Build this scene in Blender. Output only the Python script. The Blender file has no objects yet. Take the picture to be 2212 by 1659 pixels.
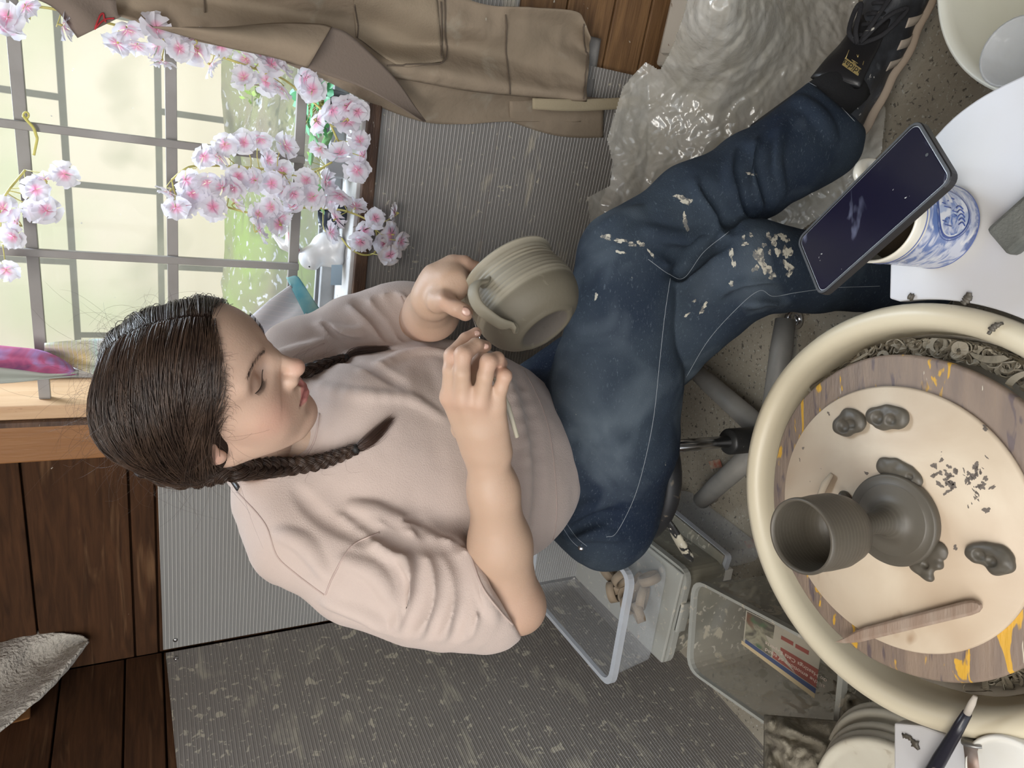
import bpy, bmesh, math, random
import numpy as np
from mathutils import Vector, Matrix
from mathutils.bvhtree import BVHTree

# ------------------------------------------------------------ camera
scene = bpy.context.scene
COL = scene.collection
FOC, CAMH = 1500.0, 1.25            # focal length in pixels of a 2212 px wide frame, eye height
_zd = np.array([75.5, 2864, 1500.]); _zd /= np.linalg.norm(_zd)
_up = -_zd
_Y = np.array([0, 0, 1.]) - _up[2]*_up; _Y /= np.linalg.norm(_Y)
_X = np.cross(_Y, _up)
CM = np.array([_X, _Y, _up])        # rows: world axes in (right, down, forward) of the upright view
CC = np.array([0, 0, CAMH])
camd = bpy.data.cameras.new('camera'); cam = bpy.data.objects.new('camera', camd); COL.objects.link(cam)
camd.sensor_width = 36; camd.sensor_fit = 'HORIZONTAL'; camd.lens = 36*FOC/2212; camd.clip_start = .02
_r, _d, _f = CM[:, 0], CM[:, 1], CM[:, 2]
# the phone was held upright but the picture is stored turned by 90 degrees
cam.matrix_world = Matrix([[_d[0], _r[0], -_f[0], CC[0]], [_d[1], _r[1], -_f[1], CC[1]], [_d[2], _r[2], -_f[2], CC[2]], [0, 0, 0, 1]])
scene.camera = cam
# ------------------------------------------------------------ world, lights, exposure
w = bpy.data.worlds.new('world'); scene.world = w; w.use_nodes = True
bg = w.node_tree.nodes['Background']; bg.inputs[0].default_value = (.86, .93, 1, 1); bg.inputs[1].default_value = 1.5
CORN_ = np.array([-.59, 1.78, 0.]); BD_ = np.array([.91, -.415, 0.]); BN_ = np.array([-.415, -.91, 0.])
def area(name, loc, target, sx, sy, power, col):
    l = bpy.data.lights.new(name, 'AREA'); l.shape = 'RECTANGLE'; l.size = sx; l.size_y = sy; l.energy = power; l.color = col
    o = bpy.data.objects.new(name, l); COL.objects.link(o); o.location = loc
    o.rotation_euler = (Vector(target)-Vector(loc)).to_track_quat('-Z', 'Y').to_euler(); return o
area('overhead_fill', (-.5, -.2, 2.25), (-.1, .9, .4), 1.3, 1.0, 42, (1, .97, .92))  # warm fill light added overhead, no fitting is seen there
area('camera_side_fill', (-1.7, -.6, 1.7), (0, 1.0, .8), 1.0, 1.5, 26, (1, .98, .96))  # soft fill from behind left of the camera, its source is unseen
area('window_daylight', tuple(CORN_ + BD_*1.35 - BN_*.45 + np.array([0, 0, 2.15])), (.15, .95, .75), .9, .5, 34, (.75, .87, 1))
sun = bpy.data.lights.new('sun', 'SUN'); sun.energy = 3.6; sun.angle = .02; sun.color = (1, .95, .85)
so = bpy.data.objects.new('sun', sun); COL.objects.link(so); so.rotation_euler = Vector((-.91+.17, .415+.38, -.85)).to_track_quat('-Z', 'Y').to_euler()
vs = scene.view_settings; vs.view_transform = 'Standard'; vs.look = 'None'; vs.gamma = 1; vs.use_curve_mapping = False; vs.exposure = .18
scene.cycles.use_adaptive_sampling = True; scene.cycles.max_bounces = 8; scene.cycles.transparent_max_bounces = 24
# ------------------------------------------------------------ pixel -> place
def ray(ox, oy): return CM @ np.array([(829.5-oy)/FOC, (ox-1106)/FOC, 1.])
def px(ox, oy, d): return CC + ray(ox, oy)*d
def pz(ox, oy, z):
    r = ray(ox, oy); return CC + r*((z-CAMH)/r[2])
def pr(r, d): return r*d/FOC                       # size of r pixels at depth d
def proj(p):
    c = CM.T @ (np.asarray(p)-CC); return 1106+FOC*c[1]/c[2], 829.5-FOC*c[0]/c[2], c[2]
CORN = np.array([-.59, 1.78, 0.])
BD = np.array([.91, -.415, 0.]); BD /= np.linalg.norm(BD)         # along the back wall, to the right
BN = np.array([-.415, -.91, 0.]); BN /= np.linalg.norm(BN)        # its normal, into the room
LD = np.array([-.415, -.91, 0.]); LD /= np.linalg.norm(LD)        # along the left wall, towards the camera
LN = np.array([.91, -.415, 0.]); LN /= np.linalg.norm(LN)
def bw(ox, oy, off=0.):
    r = ray(ox, oy); return CC + r*(((CORN+BN*off-CC) @ BN)/(r @ BN))
def lw(ox, oy, off=0.):
    r = ray(ox, oy); return CC + r*(((CORN+LN*off-CC) @ LN)/(r @ LN))
def B(s, off, z): return CORN+BD*s+BN*off+np.array([0, 0, z])
def Lf(s, off, z): return CORN+LD*s+LN*off+np.array([0, 0, z])
def sz(p): q = np.asarray(p)-CORN; return float(q @ BD), float(q[2])
rng = np.random.default_rng(7); random.seed(7)
# ------------------------------------------------------------ object helpers
def tag(o, label=None, cat=None, group=None, kind=None):
    if label: o['label'] = label
    if cat: o['category'] = cat
    if group: o['group'] = group
    if kind: o['kind'] = kind
    return o
def thing(name, label, cat, loc, group=None):
    o = bpy.data.objects.new(name, None); COL.objects.link(o); o.location = [float(v) for v in loc]
    o.empty_display_size = .02
    return tag(o, label, cat, group)
def link(name, me, m, parent=None):
    o = bpy.data.objects.new(name, me); COL.objects.link(o)
    if m is not None:
        me.materials.clear()
        for q in (m if isinstance(m, (list, tuple)) else [m]): me.materials.append(q)
    if parent is not None:
        o.parent = parent
        t = Vector((0, 0, 0)); p = parent
        while p is not None: t = t+p.location; p = p.parent if p.type == 'EMPTY' else None
        if parent.type == 'EMPTY': o.matrix_parent_inverse = Matrix.Translation(-t)
    return o
def mesh(name, V, F, m, parent=None, smooth=True, cols=None, bevel=0, solid=0, sub=0, uv=None):
    me = bpy.data.meshes.new(name); V = np.asarray(V, float)
    if isinstance(F, np.ndarray):
        n, k = F.shape
        me.vertices.add(len(V)); me.vertices.foreach_set('co', V.astype(np.float32).ravel())
        me.loops.add(n*k); me.loops.foreach_set('vertex_index', F.astype(np.int32).ravel())
        me.polygons.add(n); me.polygons.foreach_set('loop_start', np.arange(0, n*k, k, dtype=np.int32))
        me.update(calc_edges=True); me.validate()
    else:
        me.from_pydata([tuple(map(float, v)) for v in V], [], F); me.update()
    if cols is not None:
        a = me.color_attributes.new('Col', 'FLOAT_COLOR', 'POINT')
        c = np.ones((len(V), 4), np.float32); c[:, :3] = cols; a.data.foreach_set('color', c.ravel())
    if smooth: me.polygons.foreach_set('use_smooth', np.ones(len(me.polygons), bool))
    o = link(name, me, m, parent)
    if solid: md = o.modifiers.new('solid', 'SOLIDIFY'); md.thickness = solid; md.offset = 0
    if bevel: md = o.modifiers.new('bev', 'BEVEL'); md.width = bevel; md.segments = 2; md.limit_method = 'ANGLE'; md.angle_limit = .6
    if sub: md = o.modifiers.new('sub', 'SUBSURF'); md.levels = sub; md.render_levels = sub
    return o
class MB:
    """collects shapes into one mesh"""
    def __init__(s): s.V = []; s.F = []; s.n = 0; s.C = []
    def add(s, V, F, c=None):
        V = np.asarray(V, float); s.V.append(V)
        s.F += [tuple(int(i)+s.n for i in f) for f in F]; s.n += len(V)
        s.C.append(np.tile(np.array(c if c is not None else (1, 1, 1), float), (len(V), 1)) if (c is None or np.ndim(c) == 1) else np.asarray(c))
        return s
    def build(s, name, m, parent=None, **k):
        return mesh(name, np.vstack(s.V), s.F, m, parent, cols=np.vstack(s.C) if k.pop('col', False) else None, **k)
def hexa(P8):      # 4 bottom, 4 top
    return np.asarray(P8), [(0, 3, 2, 1), (4, 5, 6, 7), (0, 1, 5, 4), (1, 2, 6, 5), (2, 3, 7, 6), (3, 0, 4, 7)]
def boxax(c, ax, ay, az, hx, hy, hz):
    c = np.asarray(c, float); ax, ay, az = [np.asarray(a, float)/np.linalg.norm(a) for a in (ax, ay, az)]
    P = []
    for dz in (-1, 1):
        for dx, dy in ((-1, -1), (1, -1), (1, 1), (-1, 1)): P.append(c+ax*hx*dx+ay*hy*dy+az*hz*dz)
    return hexa(P)
def wallbox(s0, s1, o0, o1, z0, z1, W=None):
    W = W or B
    return hexa([W(s0, o0, z0), W(s1, o0, z0), W(s1, o1, z0), W(s0, o1, z0), W(s0, o0, z1), W(s1, o0, z1), W(s1, o1, z1), W(s0, o1, z1)])
def smooth_path(P, n):
    P = np.asarray(P, float); k = len(P)
    if k < 3: t = np.linspace(0, 1, n)[:, None]; return P[0]*(1-t)+P[-1]*t
    Q = np.vstack([2*P[0]-P[1], P, 2*P[-1]-P[-2]]); t = np.linspace(0, k-1-1e-9, n); i = t.astype(int); u = (t-i)[:, None]
    a, b, c, d = Q[i], Q[i+1], Q[i+2], Q[i+3]
    return .5*((2*b)+(-a+c)*u+(2*a-5*b+4*c-d)*u**2+(-a+3*b-3*c+d)*u**3)
def frames(P):
    T = np.gradient(P, axis=0); T /= np.linalg.norm(T, axis=1)[:, None]+1e-12
    N = np.zeros_like(P); a = np.array([0, 0, 1.]) if abs(T[0][2]) < .9 else np.array([1., 0, 0])
    v = np.cross(T[0], a); v /= np.linalg.norm(v)
    for i in range(len(P)):
        v = v-(v @ T[i])*T[i]; v /= np.linalg.norm(v)+1e-12; N[i] = v
    return T, N, np.cross(T, N)
def tube(P, r, n=10, cap=True, flat=None):
    P = np.asarray(P, float); k = len(P); r = np.broadcast_to(r, (k,)); T, N, Bn = frames(P)
    if flat is not None:                                   # flat = (normal, factor): squash along the normal
        fn, ff = np.asarray(flat[0], float), flat[1]
        N = fn-(T @ fn)[:, None]*T; N /= np.linalg.norm(N, axis=1)[:, None]; Bn = np.cross(T, N)
    else: ff = 1
    a = np.linspace(0, 2*np.pi, n, endpoint=False)
    V = (P[:, None]+r[:, None, None]*(np.cos(a)[None, :, None]*N[:, None]*ff+np.sin(a)[None, :, None]*Bn[:, None])).reshape(-1, 3)
    F = [(i*n+j, i*n+(j+1) % n, (i+1)*n+(j+1) % n, (i+1)*n+j) for i in range(k-1) for j in range(n)]
    if cap: F += [tuple(range(n))[::-1], tuple((k-1)*n+j for j in range(n))]
    return V, F
def lathe(prof, c, n=64, ax=None, closed=False):
    """prof: list of (r, h) along the axis"""
    ax = np.array([0, 0, 1.]) if ax is None else np.asarray(ax, float)/np.linalg.norm(ax)
    u = np.cross(ax, [0, 1, 0.]) if abs(ax[1]) < .9 else np.cross(ax, [1., 0, 0]); u /= np.linalg.norm(u); v = np.cross(ax, u)
    a = np.linspace(0, 2*np.pi, n, endpoint=False); V = []
    for r, h in prof: V.append(np.asarray(c)+ax*h+r*(np.cos(a)[:, None]*u+np.sin(a)[:, None]*v))
    k = len(prof); V = np.vstack(V)
    F = [(i*n+j, i*n+(j+1) % n, (i+1)*n+(j+1) % n, (i+1)*n+j) for i in range(k-1) for j in range(n)]
    if closed: F += [((k-1)*n+j, (k-1)*n+(j+1) % n, (j+1) % n, j) for j in range(n)]
    return V, F
def gridmesh(fn, nu, nv):
    U, Vv = np.meshgrid(np.linspace(0, 1, nu), np.linspace(0, 1, nv), indexing='ij')
    P = fn(U.ravel(), Vv.ravel())
    i, j = np.meshgrid(np.arange(nu-1), np.arange(nv-1), indexing='ij'); i = i.ravel(); j = j.ravel()
    return P, np.stack([i*nv+j, (i+1)*nv+j, (i+1)*nv+j+1, i*nv+j+1], 1)
def coons(top, bot, nu, nv, off, W=bw):
    """sheet between two pixel polylines; off(u, v) = distance to the wall"""
    a = smooth_path(top, nu); b = smooth_path(bot, nu); P = []
    for i in range(nu):
        for j in range(nv):
            v = j/(nv-1); q = a[i]*(1-v)+b[i]*v; P.append(W(q[0], q[1], off(i/(nu-1), v)))
    i, j = np.meshgrid(np.arange(nu-1), np.arange(nv-1), indexing='ij'); i = i.ravel(); j = j.ravel()
    return np.array(P), np.stack([i*nv+j, (i+1)*nv+j, (i+1)*nv+j+1, i*nv+j+1], 1)
def _h(i, j, k, s):
    n = (i*73856093) ^ (j*19349663) ^ (k*83492791) ^ (s*2654435761); n = (n ^ (n >> 13))*1274126177 & 0x7fffffff
    return ((n ^ (n >> 16)) & 0xffff)/65535.*2-1
def vn(P, sc, seed=1):
    """value noise, -1..1"""
    Q = np.asarray(P, float)*sc+100.; I = np.floor(Q).astype(np.int64); f = Q-I; f = f*f*(3-2*f); r = 0
    for a in (0, 1):
        for b in (0, 1):
            for c in (0, 1):
                r = r+_h(I[..., 0]+a, I[..., 1]+b, I[..., 2]+c, seed)*(f[..., 0] if a else 1-f[..., 0])*(f[..., 1] if b else 1-f[..., 1])*(f[..., 2] if c else 1-f[..., 2])
    return r
def fbm(P, sc, seed=1, o=3): return sum(vn(P, sc*2**i, seed+i)/2**i for i in range(o))
# ------------------------------------------------------------ materials
def mat(name, col, rough=.6, col2=None, ns=6, stretch=(1, 1, 1), lo=.35, hi=.65, detail=4, bump=0, bs=60, bdetail=3, metal=0, spec=.5,
        spots=(), wave=None, alpha=1, vcol=False, sss=0, trans=0, coat=0, sheen=0, rot=(0, 0, 0), vmix=None, brick=None, emis=None, aniso=0, dist=0, seam=None):
    m = bpy.data.materials.new(name); m.use_nodes = True; N = m.node_tree.nodes; L = m.node_tree.links
    p = N['Principled BSDF']; tc = N.new('ShaderNodeTexCoord'); mp = N.new('ShaderNodeMapping'); L.new(tc.outputs['Object'], mp.inputs[0])
    mp.inputs['Scale'].default_value = stretch; mp.inputs['Rotation'].default_value = rot
    def c4(c): return (*c, 1) if len(c) == 3 else c
    def noise(s, d=detail, vec=mp, di=0):
        n = N.new('ShaderNodeTexNoise'); n.inputs['Scale'].default_value = s; n.inputs['Detail'].default_value = d; n.inputs['Distortion'].default_value = di
        L.new(vec.outputs[0], n.inputs['Vector']); return n.outputs['Fac']
    def ramp(fac, a, b):
        r = N.new('ShaderNodeMapRange'); r.inputs[1].default_value = a; r.inputs[2].default_value = b; r.clamp = True; L.new(fac, r.inputs[0]); return r.outputs[0]
    def mix(fac, a, b, mode='MIX'):
        x = N.new('ShaderNodeMix'); x.data_type = 'RGBA'; x.blend_type = mode
        if isinstance(fac, float): x.inputs[0].default_value = fac
        else: L.new(fac, x.inputs[0])
        for v, i in ((a, 6), (b, 7)):
            if isinstance(v, (tuple, list)): x.inputs[i].default_value = c4(v)
            else: L.new(v, x.inputs[i])
        return x.outputs[2]
    cur = c4(col)
    if vcol:
        a = N.new('ShaderNodeAttribute'); a.attribute_name = 'Col'; cur = a.outputs['Color']
    if col2 is not None: cur = mix(ramp(noise(ns, di=dist), lo, hi), cur, c4(col2))
    if vmix is not None:                                  # several patch colours through a ramp
        r = N.new('ShaderNodeValToRGB'); r.color_ramp.elements[0].position = 0
        for e in list(r.color_ramp.elements)[1:]: r.color_ramp.elements.remove(e)
        r.color_ramp.elements[0].color = c4(vmix[0][1]); r.color_ramp.elements[0].position = vmix[0][0]
        for q, c in vmix[1:]: e = r.color_ramp.elements.new(q); e.color = c4(c)
        L.new(noise(ns, di=dist), r.inputs[0]); cur = r.outputs[0]
    wf = None
    if wave is not None:                                  # (axis, frequency, colour, sharpness, bump)
        sp = N.new('ShaderNodeSeparateXYZ'); L.new(tc.outputs['Object'], sp.inputs[0])
        mu = N.new('ShaderNodeMath'); mu.operation = 'MULTIPLY'; L.new(sp.outputs[wave[0]], mu.inputs[0]); mu.inputs[1].default_value = wave[1]*2*math.pi
        si = N.new('ShaderNodeMath'); si.operation = 'SINE'; L.new(mu.outputs[0], si.inputs[0])
        wf = ramp(si.outputs[0], wave[3], 1); cur = mix(wf, cur, c4(wave[2]))
    if brick is not None:
        b = N.new('ShaderNodeTexBrick'); mb = N.new('ShaderNodeMapping'); L.new(tc.outputs['Object'], mb.inputs[0])
        for k_, v_ in brick['map'].items(): mb.inputs[k_].default_value = v_
        L.new(mb.outputs[0], b.inputs[0])
        for k_, v_ in brick['in'].items(): b.inputs[k_].default_value = v_
        b.offset = .5; cur = mix(b.outputs['Fac'], cur, brick['mortar'])
    masks = []
    for s in spots:                                       # (colour, scale, threshold, softness[, stretch])
        v = mp
        if len(s) > 4:
            v = N.new('ShaderNodeMapping'); L.new(tc.outputs['Object'], v.inputs[0]); v.inputs['Scale'].default_value = s[4]
            if len(s) > 5: v.inputs['Rotation'].default_value = s[5]
        k_ = ramp(noise(s[1], 3, v, .6), s[2], s[2]+s[3]); cur = mix(k_, cur, c4(s[0])); masks.append(k_)
    if isinstance(cur, tuple): p.inputs['Base Color'].default_value = cur
    else: L.new(cur, p.inputs['Base Color'])
    p.inputs['Roughness'].default_value = rough; p.inputs['Metallic'].default_value = metal; p.inputs['Specular IOR Level'].default_value = spec
    if sss:
        p.inputs['Subsurface Weight'].default_value = sss; p.inputs['Subsurface Radius'].default_value = (1, .35, .18); p.inputs['Subsurface Scale'].default_value = .006
    if trans: p.inputs['Transmission Weight'].default_value = trans
    if coat: p.inputs['Coat Weight'].default_value = coat; p.inputs['Coat Roughness'].default_value = .1
    if sheen: p.inputs['Sheen Weight'].default_value = sheen
    if alpha < 1:
        if masks:
            a = None
            for k_ in masks:
                if a is None: a = k_
                else:
                    mx = N.new('ShaderNodeMath'); mx.operation = 'MAXIMUM'; L.new(a, mx.inputs[0]); L.new(k_, mx.inputs[1]); a = mx.outputs[0]
            r = N.new('ShaderNodeMapRange'); L.new(a, r.inputs[0]); r.inputs[3].default_value = alpha; r.inputs[4].default_value = .95; L.new(r.outputs[0], p.inputs['Alpha'])
        else: p.inputs['Alpha'].default_value = alpha
    if emis: p.inputs['Emission Color'].default_value = c4(emis[0]); p.inputs['Emission Strength'].default_value = emis[1]
    if bump or (wave is not None and wave[4]):
        b = N.new('ShaderNodeBump'); b.inputs['Distance'].default_value = .002 if bump else .002; b.inputs['Strength'].default_value = 1
        hgt = None
        if bump:
            mu = N.new('ShaderNodeMath'); mu.operation = 'MULTIPLY'; L.new(noise(bs, bdetail), mu.inputs[0]); mu.inputs[1].default_value = bump; hgt = mu.outputs[0]
        if wave is not None and wave[4]:
            mu = N.new('ShaderNodeMath'); mu.operation = 'MULTIPLY'; L.new(wf, mu.inputs[0]); mu.inputs[1].default_value = wave[4]
            if hgt is None: hgt = mu.outputs[0]
            else: ad = N.new('ShaderNodeMath'); L.new(hgt, ad.inputs[0]); L.new(mu.outputs[0], ad.inputs[1]); hgt = ad.outputs[0]
        L.new(hgt, b.inputs['Height']); L.new(b.outputs[0], p.inputs['Normal'])
    return m
CLAY = (.19, .165, .135); DRYCLAY = (.5, .46, .38)
M = {}
M['boards'] = mat('dark boards', (.075, .034, .016), .8, (.035, .017, .009), 5, (1.3, 1.3, 14), .3, .7, 6, .5, 18, dist=1.2, spec=.12,
                  spots=[((.2, .11, .055), 3, .6, .25), ((.55, .5, .42), 40, .77, .03, (1, 1, 1))])
M['boards_low'] = mat('floor level boards', (.24, .13, .055), .6, (.12, .06, .025), 5, (1.3, 1.3, 14), .3, .7, 6, .5, 18, dist=1.2, spots=[((.6, .56, .48), 45, .72, .03, (1, 1, 1))])
M['trim_orange'] = mat('orange trim', (.30, .14, .05), .5, (.24, .105, .035), 4, (8, 8, 1), .3, .7, 5, .3, 20)
M['trim_pale'] = mat('pale jamb', (.62, .42, .25), .5, (.5, .3, .16), 5, (10, 10, 1), .3, .7, 5, .3, 20, spots=[((.3, .15, .07), 60, .7, .05)])
M['trim_dark'] = mat('dark edge', (.13, .07, .04), .6, (.05, .025, .015), 12, (1, 1, 5), .35, .65, 4, .6, 60, spots=[((.6, .55, .48), 70, .7, .04)])
M['polycarb'] = mat('corrugated plastic sheet', (.27, .26, .25), .28, (.22, .205, .19), 1.6, (1, 1, 1), .35, .65, 3, 0, 60, spec=.6,
                    wave=(2, 128, (.40, .385, .365), .35, .5), spots=[(DRYCLAY, 30, .69, .02), (DRYCLAY, 80, .68, .03), ((.42, .385, .32), 9, .64, .1, (1, 1, 2.5))])
M['polycarb_splash'] = mat('splashed corrugated plastic sheet', (.24, .22, .20), .3, (.2, .18, .165), 1.6, (1, 1, 1), .35, .65, 3, 0, 60, spec=.6,
                    wave=(2, 128, (.33, .305, .285), .35, .5), spots=[(DRYCLAY, 26, .655, .02), (DRYCLAY, 60, .635, .03), (DRYCLAY, 120, .66, .03), ((.40, .37, .31), 9, .59, .14, (1, 1, 2.5))])
M['polycarb_clean'] = mat('corrugated plastic', (.25, .25, .245), .3, (.21, .2, .19), 1.6, (1, 1, 1), .35, .65, 3, 0, spec=.6,
                    wave=(2, 128, (.43, .42, .4), .35, .5), spots=[(DRYCLAY, 80, .75, .03)])
M['concrete'] = mat('dusty concrete', (.26, .23, .18), .85, (.34, .305, .245), 7, (1, 1, 1), .3, .7, 8, .7, 90, spots=[((.10, .09, .075), 110, .61, .05), ((.42, .4, .35), 150, .63, .04), ((.14, .12, .1), 3, .58, .2)])
M['steel'] = mat('grey steel bar', (.23, .215, .2), .45, (.3, .285, .27), 9, lo=.4, hi=.7, bump=.2, spots=[((.6, .58, .54), 60, .72, .04)])
M['sill'] = mat('weathered white paint', (.68, .68, .68), .6, (.5, .48, .45), 14, (1, 1, 1), .45, .7, 5, .6, 70, spots=[((.3, .25, .2), 30, .66, .06)])
M['frame_grey'] = mat('grey frame', (.45, .46, .47), .5, (.3, .3, .3), 12)
M['cream'] = mat('cream plastic pan', (.64, .58, .44), .38, (.6, .53, .39), 3, (1, 1, 1), .3, .7, 3, .05, 40, spots=[((.42, .35, .28), 26, .74, .02, (1, 1, 1))])
M['slip'] = mat('clay slip', (.3, .265, .215), .7, (.46, .41, .33), 9, bump=.8, bs=60)
M['bat'] = mat('pale wooden bat', (.56, .45, .33), .5, (.66, .56, .43), 6, (1, 1, 1), .3, .7, 5, .15, 60, dist=2, spots=[((.42, .30, .20), 5, .50, .3), ((.36, .24, .15), 12, .66, .08), ((.13, .11, .09), 75, .765, .02)])
M['disc'] = mat('worn plywood wheel bat', (.27, .2, .15), .6, (.2, .15, .12), 9, (1, 6, 1), .35, .65, 5, .5, 40, rot=(0, 0, .6),
                spots=[((.6, .34, .04), 20, .60, .03, (1, 3, 1), (0, 0, .6)), ((.62, .56, .45), 30, .72, .03), ((.13, .1, .1), 16, .60, .06, (1, 5, 1), (0, 0, .5))])
M['clay'] = mat('wet grey clay', (.098, .085, .066), .45, (.078, .068, .053), 12, bump=.12, bs=120, spec=.45, wave=(2, 210, (.10, .088, .069), 0, .022))
M['clay_pot'] = mat('turned leather hard clay', (.27, .245, .185), .55, (.2, .175, .135), 7, (1, 1, 1), .3, .7, 4, .15, 120, vcol=False)
M['trimmings'] = mat('clay trimmings', (.29, .25, .185), .6, (.2, .175, .13), 20)
M['whiteboard'] = mat('white laminate', (.56, .57, .62), .35, (.52, .51, .5), 5, bump=.03, spots=[((.5, .42, .33), 30, .78, .02), ((.2, .17, .14), 110, .79, .015)])
M['white'] = mat('white plastic', (.78, .77, .74), .35, (.7, .68, .62), 8)
M['black'] = mat('black rubber', (.018, .018, .02), .42, bump=.05, bs=200)
M['toolwood'] = mat('grey brown wooden knife', (.27, .185, .135), .6, (.36, .28, .22), 14, (1, 8, 1), .3, .7, 4, .3, 60, rot=(0, 0, -.15))
M['rust'] = mat('rusty metal', (.2, .1, .06), .5, (.33, .3, .28), 30, metal=.5)
M['metal'] = mat('chrome', (.55, .55, .56), .22, metal=1)
M['tubegrey'] = mat('clay dusted grey tube', (.17, .165, .155), .5, (.27, .255, .23), 9, bump=.2, bs=80)
M['blackdust'] = mat('black plastic with clay specks', (.02, .02, .02), .4, spots=[(DRYCLAY, 90, .7, .03)])
M['clear'] = mat('clear plastic', (.6, .62, .64), .18, alpha=.22, spots=[((.45, .42, .38), 60, .7, .03)])
M['clear_rim'] = mat('clear plastic rim', (.6, .63, .68), .25, alpha=.62)
M['muddy'] = mat('clay splashed clear plastic', (.33, .32, .27), .3, (.24, .23, .19), 6, alpha=.55, spots=[((.47, .43, .34), 32, .57, .05), ((.5, .47, .4), 70, .62, .04), ((.3, .28, .22), 5, .5, .2)])
M['muddy_rim'] = mat('clay dusted plastic rim', (.42, .42, .38), .35, alpha=.8, spots=[(DRYCLAY, 60, .62, .05)])
M['stem'] = mat('yellow green stem', (.55, .5, .16), .5)
M['leaf'] = mat('green leaf', (.1, .42, .14), .45, (.2, .6, .35), 30)
M['film'] = mat('crinkled clear film', (.72, .7, .64), .12, alpha=.42, bump=.8, bs=45, spec=.8)
# ============================================================ the setting
def struct(name, VF, m, **k): o = mesh(name, *VF, m, smooth=k.pop('smooth', False), **k); o['kind'] = 'structure'; return o
WS0, WS1, WZ0, WZ1 = .625, 2.1, .885, 1.95          # window opening on the back wall
def boards(name, W, spans, m, th=.02, gap=.004):
    b = MB()
    for s0, s1, zs in spans:
        for z0, z1 in zip(zs[:-1], zs[1:]): b.add(*wallbox(s0, s1, -th, rng.uniform(-.002, .0), z0+gap/2, z1-gap/2, W))
    o = b.build(name, m, smooth=False, bevel=.002); o['kind'] = 'structure'; return o
zb = [0, .14, .33, .52, .70, .885, 1.06, 1.245, 1.40, 1.60, 1.80, 2.0, 2.3]
zb_t = [1.285, 1.46, 1.66, 1.86, 2.3]
za = [0, .2, .4, .6, .8, 1.0, 1.13, 1.243, 1.29, 1.465, 1.66, 1.86, 2.08, 2.3]
o = boards('wall_back', B, [(0, .60, za), (WS1, 2.6, za), (.60, WS1, [WZ1, 2.1, 2.3])], [M['boards']])
o = boards('wall_back_lower', B, [(.60, WS1, [0, .11, .2, .29, .38, .49, .63, .75, .855])], [M['boards_low']])
zl = [0, .25, .5, .75, 1.0, 1.235, 1.31, 1.43, 1.6, 1.8, 2.05, 2.3]
o = boards('wall_left', Lf, [(0, 3.6, zl)], M['boards'])
struct('wall_right', wallbox(0, 3.4, 0, .03, 0, 2.3, lambda s, o, z: B(2.6, 0, z)+LD*s+BD*o), M['boards'])
# solid cladding behind the boards keeps daylight out of the gaps
b = MB()
b.add(*wallbox(-.1, .60, -.06, -.021, 0, 2.3)); b.add(*wallbox(.60, WS1, -.06, -.021, 0, .85)); b.add(*wallbox(WS1, 2.6, -.06, -.021, 0, 2.3)); b.add(*wallbox(.60, WS1, -.06, -.021, WZ1, 2.3))
b.add(*wallbox(-.06, 3.6, -.06, -.021, 0, 2.3, Lf))
struct('wall_cladding', (np.vstack(b.V), b.F), M['boards'])
struct('floor', hexa([(-3, -2.5, -.05), (3, -2.5, -.05), (3, 1.95, -.05), (-3, 1.95, -.05), (-3, -2.5, 0), (3, -2.5, 0), (3, 1.95, 0), (-3, 1.95, 0)]), M['concrete'])
cl = mat('ceiling boards', (.5, .42, .34), .8)
P = [B(-.1, -.12, 2.3), B(2.7, -.12, 2.3), B(2.7, 2.7, 2.3), B(-.1, 2.7, 2.3)]
struct('ceiling', hexa(P+[p+np.array([0, 0, .06]) for p in P]), cl)
# window: jamb, trim board, sill, frame, glass
struct('trim_1', wallbox(.53, .605, .010, .030, WZ0-.02, 2.3), M['trim_orange'], bevel=.003)
struct('trim_2', wallbox(.603, .612, -.10, .032, WZ0-.02, 2.3), M['trim_dark'])
struct('trim_3', wallbox(.612, .640, -.14, .020, WZ0, 2.3), M['trim_pale'], bevel=.002)
b = MB(); b.add(*wallbox(.60, WS1, -.15, .012, .872, WZ0+.001)); struct('trim_4', (b.V[0], b.F), M['sill'], bevel=.003)
struct('trim_5', wallbox(.60, WS1, -.01, .022, .852, .878), M['trim_dark'], bevel=.003)
b = MB(); G0, G1 = .64, 2.06; zf0 = WZ0
b.add(*wallbox(G0, G1, -.135, -.10, zf0, zf0+.030)); b.add(*wallbox(G0, G0+.02, -.135, -.10, zf0, WZ1)); b.add(*wallbox(G1-.02, G1, -.135, -.10, zf0, WZ1)); b.add(*wallbox(G0, G1, -.135, -.10, WZ1-.03, WZ1))
b.add(*wallbox(G0, G1, -.128, -.118, zf0+.03, zf0+.038))
struct('window_1', (np.vstack(b.V), b.F), M['frame_grey'], bevel=.002)
gl = mat('window glass', (1, 1, 1), .02, spots=[((.95, .97, 1), 120, .76, .03), ((.5, .5, .45), 200, .78, .02)], alpha=.06, spec=.4)
struct('window_2', wallbox(G0+.01, G1-.01, -.121, -.118, zf0+.02, WZ1-.02), gl)
# security grille of flat bars in the window opening
g = thing('window_grille', 'grey steel bar grille across the window in front of the glass', 'grille', B(1.1, -.005, .99))
def bar(s0, s1, z0, z1): return wallbox(s0, s1, -.012, 0, z0, z1)
for s in (.9135, 1.1165, 1.32, 1.53, 1.75):
    b = MB().add(*wallbox(s-.0065, s+.0065, -.006, .004, .983, 1.95)); b.build('upright_bar', M['steel'], g, smooth=False, bevel=.001)
for z in (.992, 1.205, 1.418, 1.63):
    b = MB().add(*wallbox(.64, WS1, -.018, -.006, z-.009, z+.009)); b.build('cross_bar', M['steel'], g, smooth=False, bevel=.001)
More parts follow.
